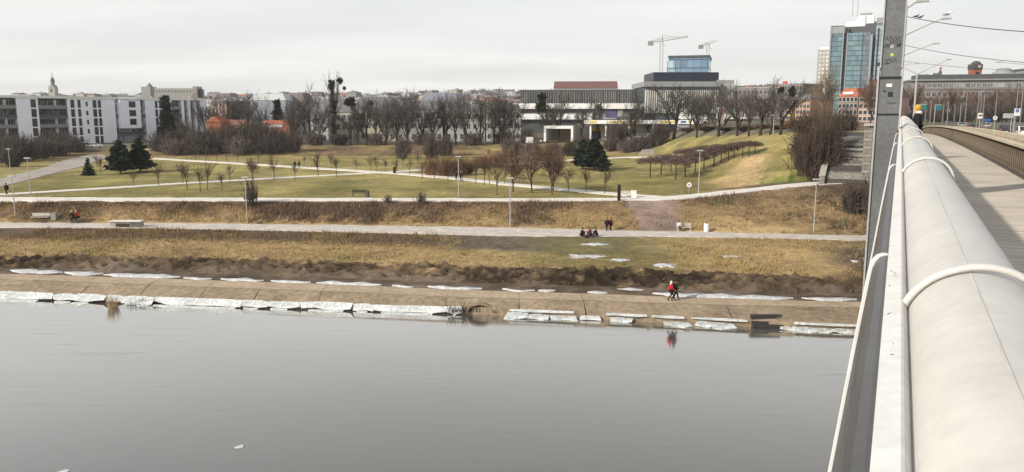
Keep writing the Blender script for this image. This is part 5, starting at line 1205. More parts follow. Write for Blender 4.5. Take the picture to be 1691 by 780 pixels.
# ice ledge at the foot of the slabs: broken plates
def ice_plate(x0,x1,y0,y1,z0,z1,label,seed,group,name='ice_plate',rough_=.12):
    # a broken plate of ice: angular outline, sloping up from the water towards the bank
    r=random.Random(seed); cx_=(x0+x1)/2; c=Vector((cx_,(y0+y1)/2,0)); L_=x1-x0; D=y1-y0; n=max(3,int(L_/1.1)); m=MB(); th=.06
    sk0,sk1=r.uniform(-.35,.35)*D,r.uniform(-.35,.35)*D
    lo=[];hi=[]
    for i in range(n+1):
        u=i/n; X=x0+L_*u+(r.uniform(-.25,.25)*L_/n if 0<i<n else 0); sh=fy('rev_bot',X)-fy('rev_bot',cx_)
        e=1 if 0<i<n else r.uniform(.35,.8)
        ya=y0+sh+(1-e)*D*.5+r.uniform(-rough_,rough_)*D*1.6; yb=y1+sh-(1-e)*D*r.uniform(0,.5)+r.uniform(-.3,.1)*rough_*D
        f_=lambda y:z0+(z1-z0)*min(max((y-sh-y0)/D,0),1)
        lo.append((X+sk0*(i==0)+sk1*(i==n)-c.x,ya-c.y,f_(ya)+r.uniform(0,.03))); hi.append((X-c.x,yb-c.y,f_(yb)+r.uniform(0,.03)))
    for a,b in zip(lo,hi): m.v+=[(a[0],a[1],a[2]-th),a,b,(b[0],b[1],b[2]-th)]
    for i in range(n):
        for k in range(4): p=i*4; m.f.append((p+k,p+4+k,p+4+(k+1)%4,p+(k+1)%4))
    m.f.append((0,1,2,3)); p=n*4; m.f.append((p+3,p+2,p+1,p))
    o=m.build(name,M_ice,fix=True); o.location=c; return tag(o,label,'ice',group)
r=random.Random(12); k=0; px=-40.
G1='broken ice plates leaning on the bank foot'
while px<800:
    L_=r.choice([r.uniform(25,60),r.uniform(70,150)]); a=P(px,492,.3).x; b=P(min(px+L_,768),492,.3).x
    f=r.uniform(0,.25) ; xm=(a+b)/2; yb_=fy('rev_bot',xm)
    tw=np.interp(px,[-40,300,560,800],[.95,.8,.65,.5])
    ice_plate(a+.015,b-.015,yb_-.3-tw*.66,yb_-.27,.10+r.uniform(0,.06),.62+r.uniform(-.04,.06),f'white leaning ice plate at the bank foot, {ordw(k)} from the left',k,G1); k+=1
    if r.random()<.8: ice_plate(a+r.uniform(0,1),b-r.uniform(.1,1.5),yb_-.42-tw*r.uniform(.9,1.3),yb_-.32-tw*.66,.03,.08,f'low white ice plate by the water edge, {ordw(k)} among the ledge plates',k+50,G1); k+=1
    px+=L_
    if px>768: break
k=0
for (p0,p1,py,dy,z1) in ((838,872,512,1.0,.4),(870,905,515,.9,.3),(905,948,517,.8,.22),(955,985,516,.4,.35),(1004,1040,521,.55,.3),(1090,1130,526,1.1,.16),(1144,1166,528,.8,.3),(1166,1202,530,1.0,.25),(1282,1304,537,.6,.2),(1302,1340,538,.75,.25),(1340,1366,540,.65,.2),(1366,1392,541,.7,.25),(1392,1420,543,.7,.2)):
    a=P(p0,py,.1).x; b=P(p1,py,.1).x; y=P((p0+p1)/2,py,.12).y; y=min(y,fy('rev_bot',(a+b)/2)-.3-dy/2)
    ice_plate(a,b,y-dy/2,y+dy/2,.05,z1,f'loose white ice floe at the right bank foot, {ordw(k)} from the left',k+200,'loose ice floes along the right bank foot','ice_floe'); k+=1
# thin rim of ice on the slab feet at the right
k=0
for p0,p1 in((840,950),(1000,1068),(1072,1128),(1135,1225),(1290,1420)):
    a=P(p0,516,.6).x; b=P(p1,522,.6).x; yb_=fy('rev_bot',(a+b)/2); ice_plate(a,b,yb_-.5,yb_-.26,.50,.60,f'thin ice rim frozen to the slab foot, {ordw(k)} from the left',k+300,'thin ice rims on the slab foot','ice_strip'); k+=1
for k,(px,py,s_) in enumerate(((395,738,.22),(104,779,.25),(553,640,.05))):
    if k==2: continue
    c=P(px,py,0); m=MB(); m.prism([(-s_,-.1),(-s_*.3,-.22),(s_*.9,-.12),(s_*1.1,.1),(0,.2)],-.02,.035,'z'); o=m.build('ice_floe',M_ice); o.location=c; tag(o,['small ice scrap floating in the open river','small ice scrap at the lower left river corner'][k],'ice')
# submerged dark shelf strip below right slabs, outfall, river steps
of=empty('drain_outfall',tuple(P(792,512,.3)),0,'dark arched drain outfall with a grate set in the bank slabs','drain'); of.location.y=fy('rev_bot',of.location.x)-.35; of.location.z=.2
m=MB(); 
for i in range(13): a=pi*i/12; m.v+=[(-1.0*cos(a),0,.62*sin(a)),(-1.2*cos(a),0,.82*sin(a)),(-1.2*cos(a),.3,.82*sin(a)),(-1.0*cos(a),.3,.62*sin(a))]
for i in range(12):
    for k in range(4): m.f.append((i*4+k,i*4+(k+1)%4,i*4+4+(k+1)%4,i*4+4+k))
m.build('arch',M_rev,of); MB().prism([(-1.0*cos(pi*i/12),.62*sin(pi*i/12)) for i in range(13)],.2,.26,'y').build('opening',M_blk,of)
for i in range(7): x=-.78+.26*i; MB().tube([(x,.08,0),(x,.08,.62*math.sqrt(max(0,1-x*x)))],.03,5).build('bar',M_dk,of)
dm=MB(); rr_=random.Random(3)
for i in range(60): x=rr_.uniform(-2.6,-1.1); h=rr_.uniform(.2,.9); dm.tube([(x,rr_.uniform(-.3,.2),0),(x+rr_.uniform(-.4,.4),rr_.uniform(-.3,.2),h)],[.018,.006],3,cap=False)
o=dm.build('driftwood',M_bark,fix=False); o.location=of.location; tag(o,'dead stalks and sticks caught around the drain outfall','branches','dead branches along the water edge')
rs=empty('river_steps',(P(1258,522,.6).x,fy('rev_bot',P(1258,522,.6).x),0),0,'dark wet concrete steps leading down into the water','steps')
for i in range(5): MB().box(-1.2,1.2,-.75+.24*i,-.515+.24*i,-.8,.1+.21*i).build('step',mat('wet_dark_concrete',(.05,.045,.042),rough=.5,var=.3),rs)
# ------------------------------------------------------------------ lamps
M_pole=mat('lamp_pole_grey',(.36,.355,.34),rough=.6,var=.12,scale=2)
def lamp(px,yb,yt,label,b=None):
    b=b or G(px,yb); h=hpx(px,yt,b); e=empty('street_lamp',b,0,label,'lamp','grey park lamps along the paths')
    MB().tube([(0,0,-.2),(0,0,h*.35),(0,0,h-.1)],[.085,.07,.05],8).build('pole',M_pole,e); MB().box(-.42,.42,-.2,.2,h-.1,h+.04).build('lamp_head',mat('lamp_head_white',(.46,.46,.46),rough=.4,var=.05),e); MB().box(-.34,.34,-.15,.15,h-.125,h-.101).build('lens',M_pane,e)
lamp(25,357,290.5,'left lamp standing between the weedy slope and lower path near the pale bench')
lamp(50,320,261,'lamp on the left lawn at the near path')
lamp(17,285,246,'far left lamp beyond the gravel road')
lamp(408,368.5,292.5,'lamp on the lower path next to the lone bush')
lamp(757,327,258.5,'lamp on the upper path near the crossing walkers')
lamp(842,375,294,'lamp on the lower path left of the seated group')
lamp(1153,320,248.5,'lamp on the bend of the upper path next to the round sign')
lamp(1343,385,296,'lamp on the lower path at the right, tallest in view')
lamp(1396,294,261,'lamp standing at the foot of the stone stairs')
lamp(1276,224,190,'lamp between the old trees on the hill top')
# ------------------------------------------------------------------ benches, bins, posts
M_bw=mat('pale_bench_slats',(.50,.47,.41),rough=.8,var=.15,scale=3); M_bd=mat('dark_bench_wood',(.045,.036,.03),rough=.8,var=.25,scale=3)
def bench(loc,rz,label,m,L_=2.1,frame=None):
    e=empty('park_bench',loc,rz,label,'bench'); fr=frame or M_dark
    for i in range(3): MB().box(-L_/2,L_/2,-.22+.16*i,-.08+.16*i,.42,.47).build('seat_slat',m,e)
    for i in range(3): MB().box(-L_/2,L_/2,.28+.03*i,.32+.03*i,.55+.14*i,.67+.14*i).build('back_slat',m,e)
    for sx_ in(-1,1): 
        x=sx_*(L_/2-.2); MB().tube([(x,-.2,0),(x,-.2,.41)],.03,5).build('leg',fr,e); MB().tube([(x,.25,0),(x,.26,.45),(x,.40,.95)],.03,5).build('leg',fr,e); MB().tube([(x,-.2,.405),(x,.26,.405)],.025,5).build('bracket',fr,e)
    return e
bench(G(66,364),0,'pale bench at the lower path on the far left',M_bw,2.4)
bench(G(593,324.5),0.02,'dark wooden bench on the lawn edge above the slope',M_bd,2.2)
bench(G(1033,326.5),-.1,'grey bench near the black post on the upper path',M_bw,1.9)
bb=G(1129,381.5); bench(bb,.0,'open frame metal bench with a person sitting at its left end',M_bw,1.9,M_wband)
for sx_ in(-1,1): pass
def bin_(loc,label,m,r=.27,h=.95,sq=False):
    e=empty('litter_bin',loc,0,label,'bin')
    if sq: MB().box(-r,r,-r,r,0,h).build('body',m,e); MB().box(-r-.03,r+.03,-r-.03,r+.03,h+.002,h+.06).build('lid',m,e)
    else: MB().lathe([(r*.9,0),(r,.04),(r,h-.05),(r*.95,h)],14).build('body',m,e,smooth=False); MB().lathe([(r*.7,h+.003),(r*.7,h+.03)],14).build('opening',M_blk,e)
bin_(G(90,363.5),'square grey bin beside the pale bench on the far left',M_slabw,.32,.95,True)
bin_(G(607,326),'dark bin right of the dark wooden bench',M_dark,.24,.95)
bin_(G(1046,327),'white bin right of the grey bench on the upper path',M_wband,.33,1.0,True)
bin_(G(1166,383),'white cylindrical bin beside the lower path',M_whp,.33,1.05)
bin_(G(651,287),'black bin standing at the path crossing',M_blk,.3,1.3)
b=G(1021.5,331.5); o=MB().box(-.22,.22,-.14,.14,-.2,hpx(1021,305,b)).build('marker_post',M_blk); o.location=b; bevel(o,.03,2); tag(o,'black upright post on the upper path edge','post')
b=G(1137,320); e=empty('round_sign',b,0,'round white traffic sign on a thin pole at the path bend','sign'); h=hpx(1137,305,b); MB().tube([(0,0,-.1),(0,0,h)],.035,6).build('pole',M_pole,e); MB().tube([(0,-.06,h-.05),(0,-.03,h-.05)],.36,20).build('plate',M_whp,e); MB().tube([(0,-.068,h-.05),(0,-.061,h-.05)],.16,14).build('symbol',M_slabw,e)
b=G(1394,392); e=empty('path_sign',b,0,'slim green sign on a pole at the right end of the lower path','sign'); h=hpx(1394,363,b); MB().tube([(0,0,-.1),(0,0,h-.3)],.03,6).build('pole',M_pole,e); MB().box(-.13,.13,-.05,-.032,h-.75,h).build('plate',mat('dull_green_plate',(.07,.10,.06),var=.2),e)
# concrete culvert head beside lower path
b=G(206,376.5); e=empty('culvert_head',b,0,'low pale concrete culvert head with dark openings at the lower path','culvert')
MB().box(-2.0,1.9,.1,1.2,-.5,.75).build('wall',mat('pale_capstone',0),e); MB().box(-1.2,.55,.05,.097,.0,.55).build('opening',mat('shadow_hole',(.05,.042,.036),var=.3),e); MB().box(-2.1,2.0,-.05,1.3,.753,.87).build('cap',M_conc,e)
for i in range(7): MB().tube([(.75+.2*i,.06,-.2),(.75+.2*i,.06,.74)],.03,5).build('bar',M_dark,e)
# park steps up the far bank and on the hill
P0=G(1068,256); P1=G(1076,237); e=empty('park_steps',P0,0,'pale garden steps climbing the far park bank towards the petrol station','stairs'); n_=16; dv=P1-P0
for i in range(n_): 
    MB().box(-1.9+dv.x*i/n_,1.9+dv.x*i/n_,dv.y*i/n_,dv.y*(i+1)/n_-.002,-.6,gz(P0.x+dv.x*(i+1)/n_,P0.y+dv.y*(i+.5)/n_)-P0.z+.22).build('step',M_gravel,e)
# ------------------------------------------------------------------ bridge lamp masts, poles, wires
def lampmast(px_arm,py_arm,px_tip,py_tip,Y,l,label):
    s=Y/CB; w0=bw(l,s,zdeck(s)); e=empty('lamp_mast',w0,-BA,label,'lamp mast','lamp masts along the bridge')
    zr=PD(px_arm,py_arm,w0.y).z-w0.z; tip=PD(px_tip,py_tip,w0.y-1.5); d=tip-w0; ll=d.x*CB-d.y*SB; zt=tip.z-w0.z
    MB().tube([(0,0,-.3),(0,0,3),(0,0,zr+.15)],[.11,.1,.07],10).build('pole',M_pole,e); MB().tube([(0,0,zr),(ll*.5,0,(zr+zt)/2+.08),(ll-.25,0,zt)],[.055,.05,.04],8).build('arm',M_pole,e)
    MB().prism([(ll-.3,zt-.06),(ll+.35,zt-.04),(ll+.3,zt+.06),(ll-.25,zt+.08)],-.14,.14,'y').build('lamp_head',mat('lamp_head_grey',(.30,.30,.30),var=.1),e); return e
lampmast(1496,14,1523,-3,43,-.1,'nearest lamp arm on the bridge, cut off by the top edge')
lampmast(1496,59,1562,30,57,-.15,'lamp arm with a gull on its tip, second behind the steel mast')
lampmast(1495,93,1545,72,74,-.2,'third lamp arm behind the steel mast, below the gull')
lampmast(1490,108,1514,105,120,-.3,'small far lamp arm low behind the steel mast')
def gull(tip,label,s=1,m=None,nm='gull'):
    e=empty(nm,tip,0,label,'bird'); B=MB(); B.tube([(-.22*s,0,.1*s),(-.12*s,0,.12*s),(0,0,.15*s),(.12*s,0,.17*s),(.17*s,0,.24*s),(.22*s,0,.27*s),(.26*s,0,.265*s)],[.012*s,.05*s,.075*s,.065*s,.04*s,.042*s,.02*s],8); B.build('body',m or M_whp,e,smooth=True)
    MB().tube([(.255*s,0,.265*s),(.31*s,0,.25*s)],[.015*s,.004*s],5).build('beak',M_yel,e)
    for sy in(-1,1): MB().tube([(.0,sy*.03*s,.1*s),(.01*s,sy*.03*s,0)],.008*s,4).build('leg',M_yel,e); MB().tube([(.08*s,sy*.06*s,.18*s),(-.08*s,sy*.075*s,.15*s),(-.26*s,sy*.03*s,.12*s)],[.02*s,.045*s,.008*s],6).build('wing',m or M_midg,e)
gull(PD(1563,28.5,55.2),'white gull perched on the tip of a lamp arm',1.3)
MZ=[]
M_spole=mat('street_pole_grey',(.2,.2,.195),rough=.6,var=.15,scale=2)
def polething(px,yt,Y,label,r=.1,yb=None,name='tram_pole',group='tram and lamp poles along the street',zb=None):
    x=XD(px,Y); z=gz(x,Y) if zb is None else zb; h=PD(px,yt,Y).z-z; e=MB().tube([(0,0,-.3),(0,0,h)],[r,r*.8],8).build(name,M_spole); e.location=(x,Y,z); tag(e,label,'pole',group); return e
zS=zdeck(150)-.1
# Y shaped double lamp
Y=128.; x=XD(1508,Y); e=empty('lamp_mast',(x,Y,zS),-BA,'double lamp mast with two rising arms at the bridge end','lamp mast'); h=PD(1508,122,Y).z-zS
MB().tube([(0,0,-.3),(0,0,h)],[.2,.13],10).build('pole',M_pole,e)
for p,py in((1489,108),(1557,100)): q=PD(p,py,Y); MB().tube([(0,0,h-.05),((q.x-x)/CB*.95,0,q.z-zS)],[.09,.06],6).build('arm',M_pole,e); MB().box(-.35,.35,-.15,.15,-.08,.1,0,((q.x-x)/CB*.97,0,q.z-zS)).build('lamp_head',mat('lamp_head_grey',0),e)
lampm=empty('lamp_mast',(XD(1720,90),90,zdeck(95)),-BA,'lamp arm entering the photo at the right edge','lamp mast'); q=PD(1668,101,90); dx=(q.x-lampm.location.x)/CB; zq=q.z-lampm.location.z
MB().tube([(0,0,-.2),(0,0,zq-.5)],[.12,.08],8).build('pole',M_pole,lampm); MB().tube([(0,0,zq-.55),(dx,0,zq)],[.06,.045],6).build('arm',M_pole,lampm); MB().box(-.3,.3,-.12,.12,-.06,.08,0,(dx,0,zq)).build('lamp_head',mat('lamp_head_grey',0),lampm)
for k,(px,yt,Y) in enumerate(sorted([(1527,167,205),(1535,166,200),(1548,160,230),(1556,172,215),(1563.5,168,160),(1575,174,220),(1584.5,170,185),(1593,152,200),(1612.5,150,150),(1617.5,160,158),(1622,156,150),(1642,150,140),(1676,134,125),(1684,136,130)])):
    polething(px,yt,Y,f'thin grey street pole beyond the bridge, {ordw(k)} from the left',.09 if px>1600 else .12,zb=zS)
def wire(pts,label,r=.02):
    w_=[PD(*p) for p in pts]; a,b=w_; s=[a.lerp(b,i/16)+Vector((0,0,-4*.012*(b-a).length*(i/16)*(1-i/16))) for i in range(17)]; o=MB().tube([p-a for p in s],r,5).build('overhead_wire',M_dk); o.location=a; tag(o,label,'wire','overhead tram wires'); return s
s1=wire(((1480,24,62),(1760,56,42)),'highest tram wire with two birds sitting on it',.024)
wire(((1480,72,80),(1760,108,55)),'second tram wire below the gull',.022)
wire(((1480,99,110),(1760,118,80)),'lowest thin tram wire above the city roofs',.02)
for k,px in enumerate((1512,1519)):
    f=min(s1,key=lambda p:abs(845+FPX*p.x/((p.y*cp-(p.z-HC)*sp_))-px)); u=(px-1480)/280; a=s1[0];
    best=None
    for i in range(16):
        for j in range(20):
            q=s1[i].lerp(s1[i+1],j/20); d=abs(pix(q.x,q.y,q.z)[0]-px)
            if best is None or d<best[0]: best=(d,q)
    gull(best[1]+Vector((0,0,.01)),['left dark pigeon on the highest tram wire','right dark pigeon on the highest tram wire'][k],.95,M_dark,'pigeon')
# street signs
def text_mesh(s,size,m,parent,loc,rz=0,name='lettering'):
    cu=bpy.data.curves.new(name,'FONT'); cu.body=s; cu.size=size; cu.align_x='CENTER'; cu.align_y='CENTER'; cu.extrude=.01; o=bpy.data.objects.new(name,cu); col.objects.link(o)
    dg=bpy.context.evaluated_depsgraph_get(); me=bpy.data.meshes.new_from_object(o.evaluated_get(dg)); bpy.data.objects.remove(o); me.materials.clear(); me.materials.append(m)
    q=bpy.data.objects.new(name,me); col.objects.link(q); q.parent=parent; q.location=loc; q.rotation_euler=(pi/2,0,rz); return q
def sign(name,label,px,py,wpx,hp,Y,m,cat='sign',pole=True,off=0):
    c=PD(px,py,Y); w_=wpx/2*Y/FPX; h=hp/2*Y/FPX; e=empty(name,(c.x,c.y-.25,zS),0,label,cat); z=c.z-zS
    pl=MB().box(-w_,w_,-.06,0,z-h,z+h).build('plate',m,e)
    if pole: MB().tube([(off,.08,-.2),(off,.08,z+h)],.06,6).build('pole',M_pole,e)
    return e,z,w_,h
M_teal=mat('teal_sign',(.02,.20,.20),rough=.5,var=.1)
for px,py,wp,lab in((1521,177.5,15,'teal overhead direction sign just right of the yellow hat person'),(1548.5,178,10,'smaller green overhead direction sign farther right')):
    e,z,w_,h=sign('direction_sign',lab,px,py,wp,7.5,200,M_teal,pole=False); MB().box(-w_*1.05,w_*1.05,-.03,.1,z+h+.02,z+h+.2).build('gantry_beam',M_pole,e); MB().box(-w_*.6,w_*.3,-.075,-.062,z-.1,z+.15).build('lettering_line',M_bluep,e); MB().tube([(-w_,.1,-.2),(-w_,.1,z+h+.2)],.1,6).build('pole',M_pole,e)
e,z,w_,h=sign('parking_sign','white sign with a blue P circle on the tall right pole',1677.5,185.5,9.5,12,124,M_whp,pole=False); MB().tube([(-.02,-.08,z+.25),(-.02,-.062,z+.25)],.30,18).build('disc',M_bluep,e); text_mesh('P',.42,M_whp,e,(-.02,-.092,z+.25)); MB().tube([(-.3,.08,-.2),(-.3,.08,z+h)],.06,6).build('pole',M_pole,e)
sign('panel_sign','long pale blank panel sign left of the parking sign',1663,191.5,17,7.5,125,mat('grey_white_panel',(.46,.46,.45),var=.1),off=.6)
e,z,w_,h=sign('square_sign','white square sign with a dark bar between the street poles',1617.5,191.5,9,9,152,M_whp,pole=False); MB().box(-w_*.75,w_*.75,-.075,-.062,z-.08,z+.2).build('bar',M_dark,e); MB().tube([(0,.08,-.2),(0,.08,z+h)],.06,6).build('pole',M_pole,e)
e=empty('round_sign',(XD(1641.5,138),138,zS),0,'round white street sign on the pole left of the dark car','sign'); z=PD(1641.5,195,138).z-zS; MB().tube([(0,-.2,z),(0,-.16,z)],.37,18).build('plate',M_whp,e); MB().tube([(0,-.21,z),(0,-.201,z)],.14,12).build('symbol',M_slabw,e); MB().tube([(0,-.1,-.2),(0,-.1,z+.3)],.05,6).build('pole',M_pole,e)
e,z,w_,h=sign('blue_sign','small blue sign above the parked cars near the square sign',1628,198.5,13,4,165,M_bluep)
# low brown hedge in front of the tenement street
for k,(px,yb,w_,yt) in enumerate([(1515,0,40,180),(1548,0,50,178),(1590,0,60,176),(1640,0,60,172),(1685,0,60,165),(1575,0,50,184)]):
    put_shrub(px,205,w_,yt,f'brown shrub mass before the tenement trees, {ordw(k)} of its row','shrubs in front of the tenement trees',Y=228,seed=k)
# ------------------------------------------------------------------ cars
def car(label,loc,rz,paint,kind='suv',cat='car',L_=4.4):
    e=empty('parked_car' if cat=='car' else 'delivery_van',loc,rz,label,cat,None); W=.9
    H={'suv':1.65,'car':1.45,'van':2.2}[kind]
    if kind=='van': prof=[(-2.3,.35),(2.4,.35),(2.45,.9),(1.7,1.15),(1.15,2.15),(-2.2,2.2),(-2.35,1.0)]; gp=[(1.25,1.2),(1.62,1.22),(1.12,1.95),(.5,1.95),(.5,1.2)]
    else: prof=[(-2.1,.32),(2.1,.32),(2.15,.7),(1.95,.85),(.95,.98),(.35,H-.03),(-1.3,H),(-2.0,1.0),(-2.15,.75)]; gp=[(.85,1.0),(.33,H-.1),(-1.2,H-.08),(-1.75,1.03)]
    b=MB().prism(prof,-W,W,'y').build('body',paint,e); bevel(b,.08,3)
    MB().prism(gp,-W-.006,W+.006,'y').build('side_window',M_pane,e)
    if kind!='van': MB().prism([(-2.02,1.02),(-1.36,H-.07),(-1.40,H-.05),(-2.06,1.0)],-W*.82,W*.82,'y').build('rear_window',M_pane,e); MB().prism([(.97,1.0),(.39,H-.06),(.43,H-.04),(1.01,1.02)],-W*.82,W*.82,'y').build('windscreen',M_pane,e)
    else: MB().prism([(1.72,1.2),(1.2,2.1),(1.23,2.12),(1.76,1.22)],-W*.85,W*.85,'y').build('windscreen',M_pane,e)
    for x in(-1.3,1.35):
        for sy in(-1,1):
            w_=MB().tube([(x,sy*(W-.2),.33),(x,sy*(W+.02),.33)],.33,16).build('wheel',M_blk,e); MB().tube([(x,sy*(W+.021),.33),(x,sy*(W+.03),.33)],.19,12).build('rim',M_midg,w_)
    for sy in(-1,1): MB().box(2.08,2.17,sy*.68-.16,sy*.68+.16,.68,.82).build('headlight',M_whp,e); MB().box(-2.19,-2.06,sy*.7-.12,sy*.7+.12,.78,.95).build('tail_light',M_redp,e)
    MB().box(-2.2,-2.12,-.26,.26,.5,.61).build('number_plate',M_whp,e)
    return e
P_dk=mat('dark_car_paint',(.022,.024,.028),rough=.25,var=.05,spec=.6,coat=.6); P_wh=mat('white_car_paint',(.72,.72,.72),rough=.3,var=.03,spec=.5,coat=.5); P_sv=mat('silver_car_paint',(.38,.39,.40),rough=.3,var=.04,coat=.5); P_bl=mat('blue_car_paint',(.05,.08,.16),rough=.3,var=.05,coat=.5)
AX=pi/2-BA
def carat(px,Y,paint,kind,label,rz=AX,cat='car'): car(label,(XD(px,Y),Y,zS),rz,paint,kind,cat)
carat(1660,132,P_dk,'suv','dark car driving away behind the crash barrier')
carat(1692,118,P_wh,'suv','white car half cut off by the right photo edge')
carat(1608,165,P_dk,'car','dark low car behind the barrier near the square sign')
carat(1588,185,P_sv,'car','silver car far behind the barrier')
carat(1628,178,P_sv,'car','silver car below the small blue sign')
carat(1565,215,P_bl,'car','dark blue distant car on the street')
carat(1553,230,P_sv,'car','pale distant car near the green sign')
def cark(px,Y,paint,kind,label,rz,cat='car'): x=XD(px,Y); car(label,(x,Y,gz(x,Y)+.02),rz,paint,kind,cat)
cark(873,240,P_wh,'van','white van parked behind the old trees left of the car wash',pi/2+.2,'van')
cark(1076,236,P_wh,'suv','white car parked at the petrol station near the garden steps',.3)
cark(1060,238,P_sv,'car','silver car beside the petrol pumps',.2); cark(1128,232,P_sv,'car','grey car right of the petrol canopy',0.); cark(1155,236,P_wh,'car','white car left of the colourful pylon',.1)
cark(140,232,P_wh,'suv','left white car parked before the white apartment block',.4); cark(153,233,P_wh,'car','right white car parked before the white apartment block',.4)
# ------------------------------------------------------------------ people
M_skin=mat('skin',(.45,.27,.2),rough=.6,var=.05); 
def cloth(n,c): return mat('cloth_'+n,c,rough=.9,var=.15,scale=6)
BLK=cloth('black',(.014,.014,.017)); NVY=cloth('navy',(.02,.023,.035)); REDC=cloth('red',(.42,.018,.022)); WHC=cloth('white',(.62,.61,.58)); DGR=cloth('grey',(.05,.05,.055)); HAIR=cloth('hair',(.025,.017,.013)); HAIRL=cloth('fair_hair',(.5,.42,.30)); YEL=cloth('yellow',(.50,.27,.04)); MARO=cloth('maroon',(.14,.02,.025))
def skin(name,J,E,Rr,m,parent,lv=1):
    keys=list(J); me=bpy.data.meshes.new(name); me.from_pydata([J[k] for k in keys],[(keys.index(a),keys.index(b)) for a,b in E],[]); me.materials.append(m)
    o=bpy.data.objects.new(name,me); col.objects.link(o); o.parent=parent
    md=o.modifiers.new('skin','SKIN'); md.use_smooth_shade=True
    for i,k in enumerate(keys): sv_=me.skin_vertices[0].data[i]; sv_.radius=(Rr[k],Rr[k]); sv_.use_root=(i==0)
    s=o.modifiers.new('sub','SUBSURF'); s.levels=lv; s.render_levels=lv; return o
def pose(kind):
    J=dict(pelvis=(0,0,.93),waist=(0,0,1.08),chest=(0,0,1.30),neck=(0,0,1.47),head=(0,.02,1.60),crown=(0,.015,1.70),nose=(0,.115,1.585))
    for s,n in((-1,'l'),(1,'r')):
        J['sh'+n]=(s*.17,0,1.40); J['el'+n]=(s*.23,-.02,1.12); J['wr'+n]=(s*.24,.08,.89); J['hip'+n]=(s*.09,0,.90); J['kn'+n]=(s*.10,.03,.50); J['an'+n]=(s*.10,0,.09); J['toe'+n]=(s*.11,.16,.04)
    if kind=='walk':
        J.update(knl=(-.10,.22,.52),anl=(-.10,.30,.10),toel=(-.11,.45,.07),knr=(.1,-.02,.5),anr=(.1,-.34,.14),toer=(.1,-.2,.05),ell=(-.24,-.16,1.13),wrl=(-.23,-.12,.90),elr=(.24,.10,1.14),wrr=(.22,.27,.98))
    if kind=='ground':   # sitting on the ground, knees up
        d=-.62
        for k in('pelvis','waist','chest','neck','head','crown','nose','shl','shr'): x,y,z=J[k]; J[k]=(x,y+(.05*(z-.9)/.2 if z>.93 else 0),z+d)
        for s,n in((-1,'l'),(1,'r')): J['hip'+n]=(s*.1,.0,.29); J['kn'+n]=(s*.17,.40,.56); J['an'+n]=(s*.14,.34,.10); J['toe'+n]=(s*.14,.50,.05); J['el'+n]=(s*.25,.2,.66); J['wr'+n]=(s*.12,.42,.66)
    if kind=='bench':
        d=-.40
        for k in('pelvis','waist','chest','neck','head','crown','nose','shl','shr'): x,y,z=J[k]; J[k]=(x,y,z+d)
        for s,n in((-1,'l'),(1,'r')): J['hip'+n]=(s*.1,.0,.52); J['kn'+n]=(s*.12,.44,.52); J['an'+n]=(s*.12,.46,.09); J['toe'+n]=(s*.12,.62,.04); J['el'+n]=(s*.24,.05,.74); J['wr'+n]=(s*.12,.3,.60)
    if kind=='cycle':
        J.update(pelvis=(0,-.2,.98),waist=(0,-.10,1.12),chest=(0,.0,1.37),neck=(0,.06,1.53),head=(0,.09,1.67),crown=(0,.085,1.77),nose=(0,.185,1.65))
        for s,n in((-1,'l'),(1,'r')): J['sh'+n]=(s*.17,.03,1.46); J['el'+n]=(s*.24,.27,1.20); J['wr'+n]=(s*.25,.50,1.04); J['hip'+n]=(s*.09,-.18,.95)
        J.update(knl=(-.1,.22,.82),anl=(-.1,.02,.46),toel=(-.1,.16,.40),knr=(.1,.16,.62),anr=(.1,.02,.20),toer=(.1,.16,.14))
    if kind=='lean':
        J.update(ell=(-.24,.12,1.16),wrl=(-.15,.34,1.22),elr=(.24,.12,1.16),wrr=(.15,.34,1.24))
    return J
RD=dict(pelvis=.135,waist=.12,chest=.14,neck=.055,head=.092,crown=.075,nose=.016,sh=.075,el=.045,wr=.032,hip=.09,kn=.058,an=.043,toe=.04)
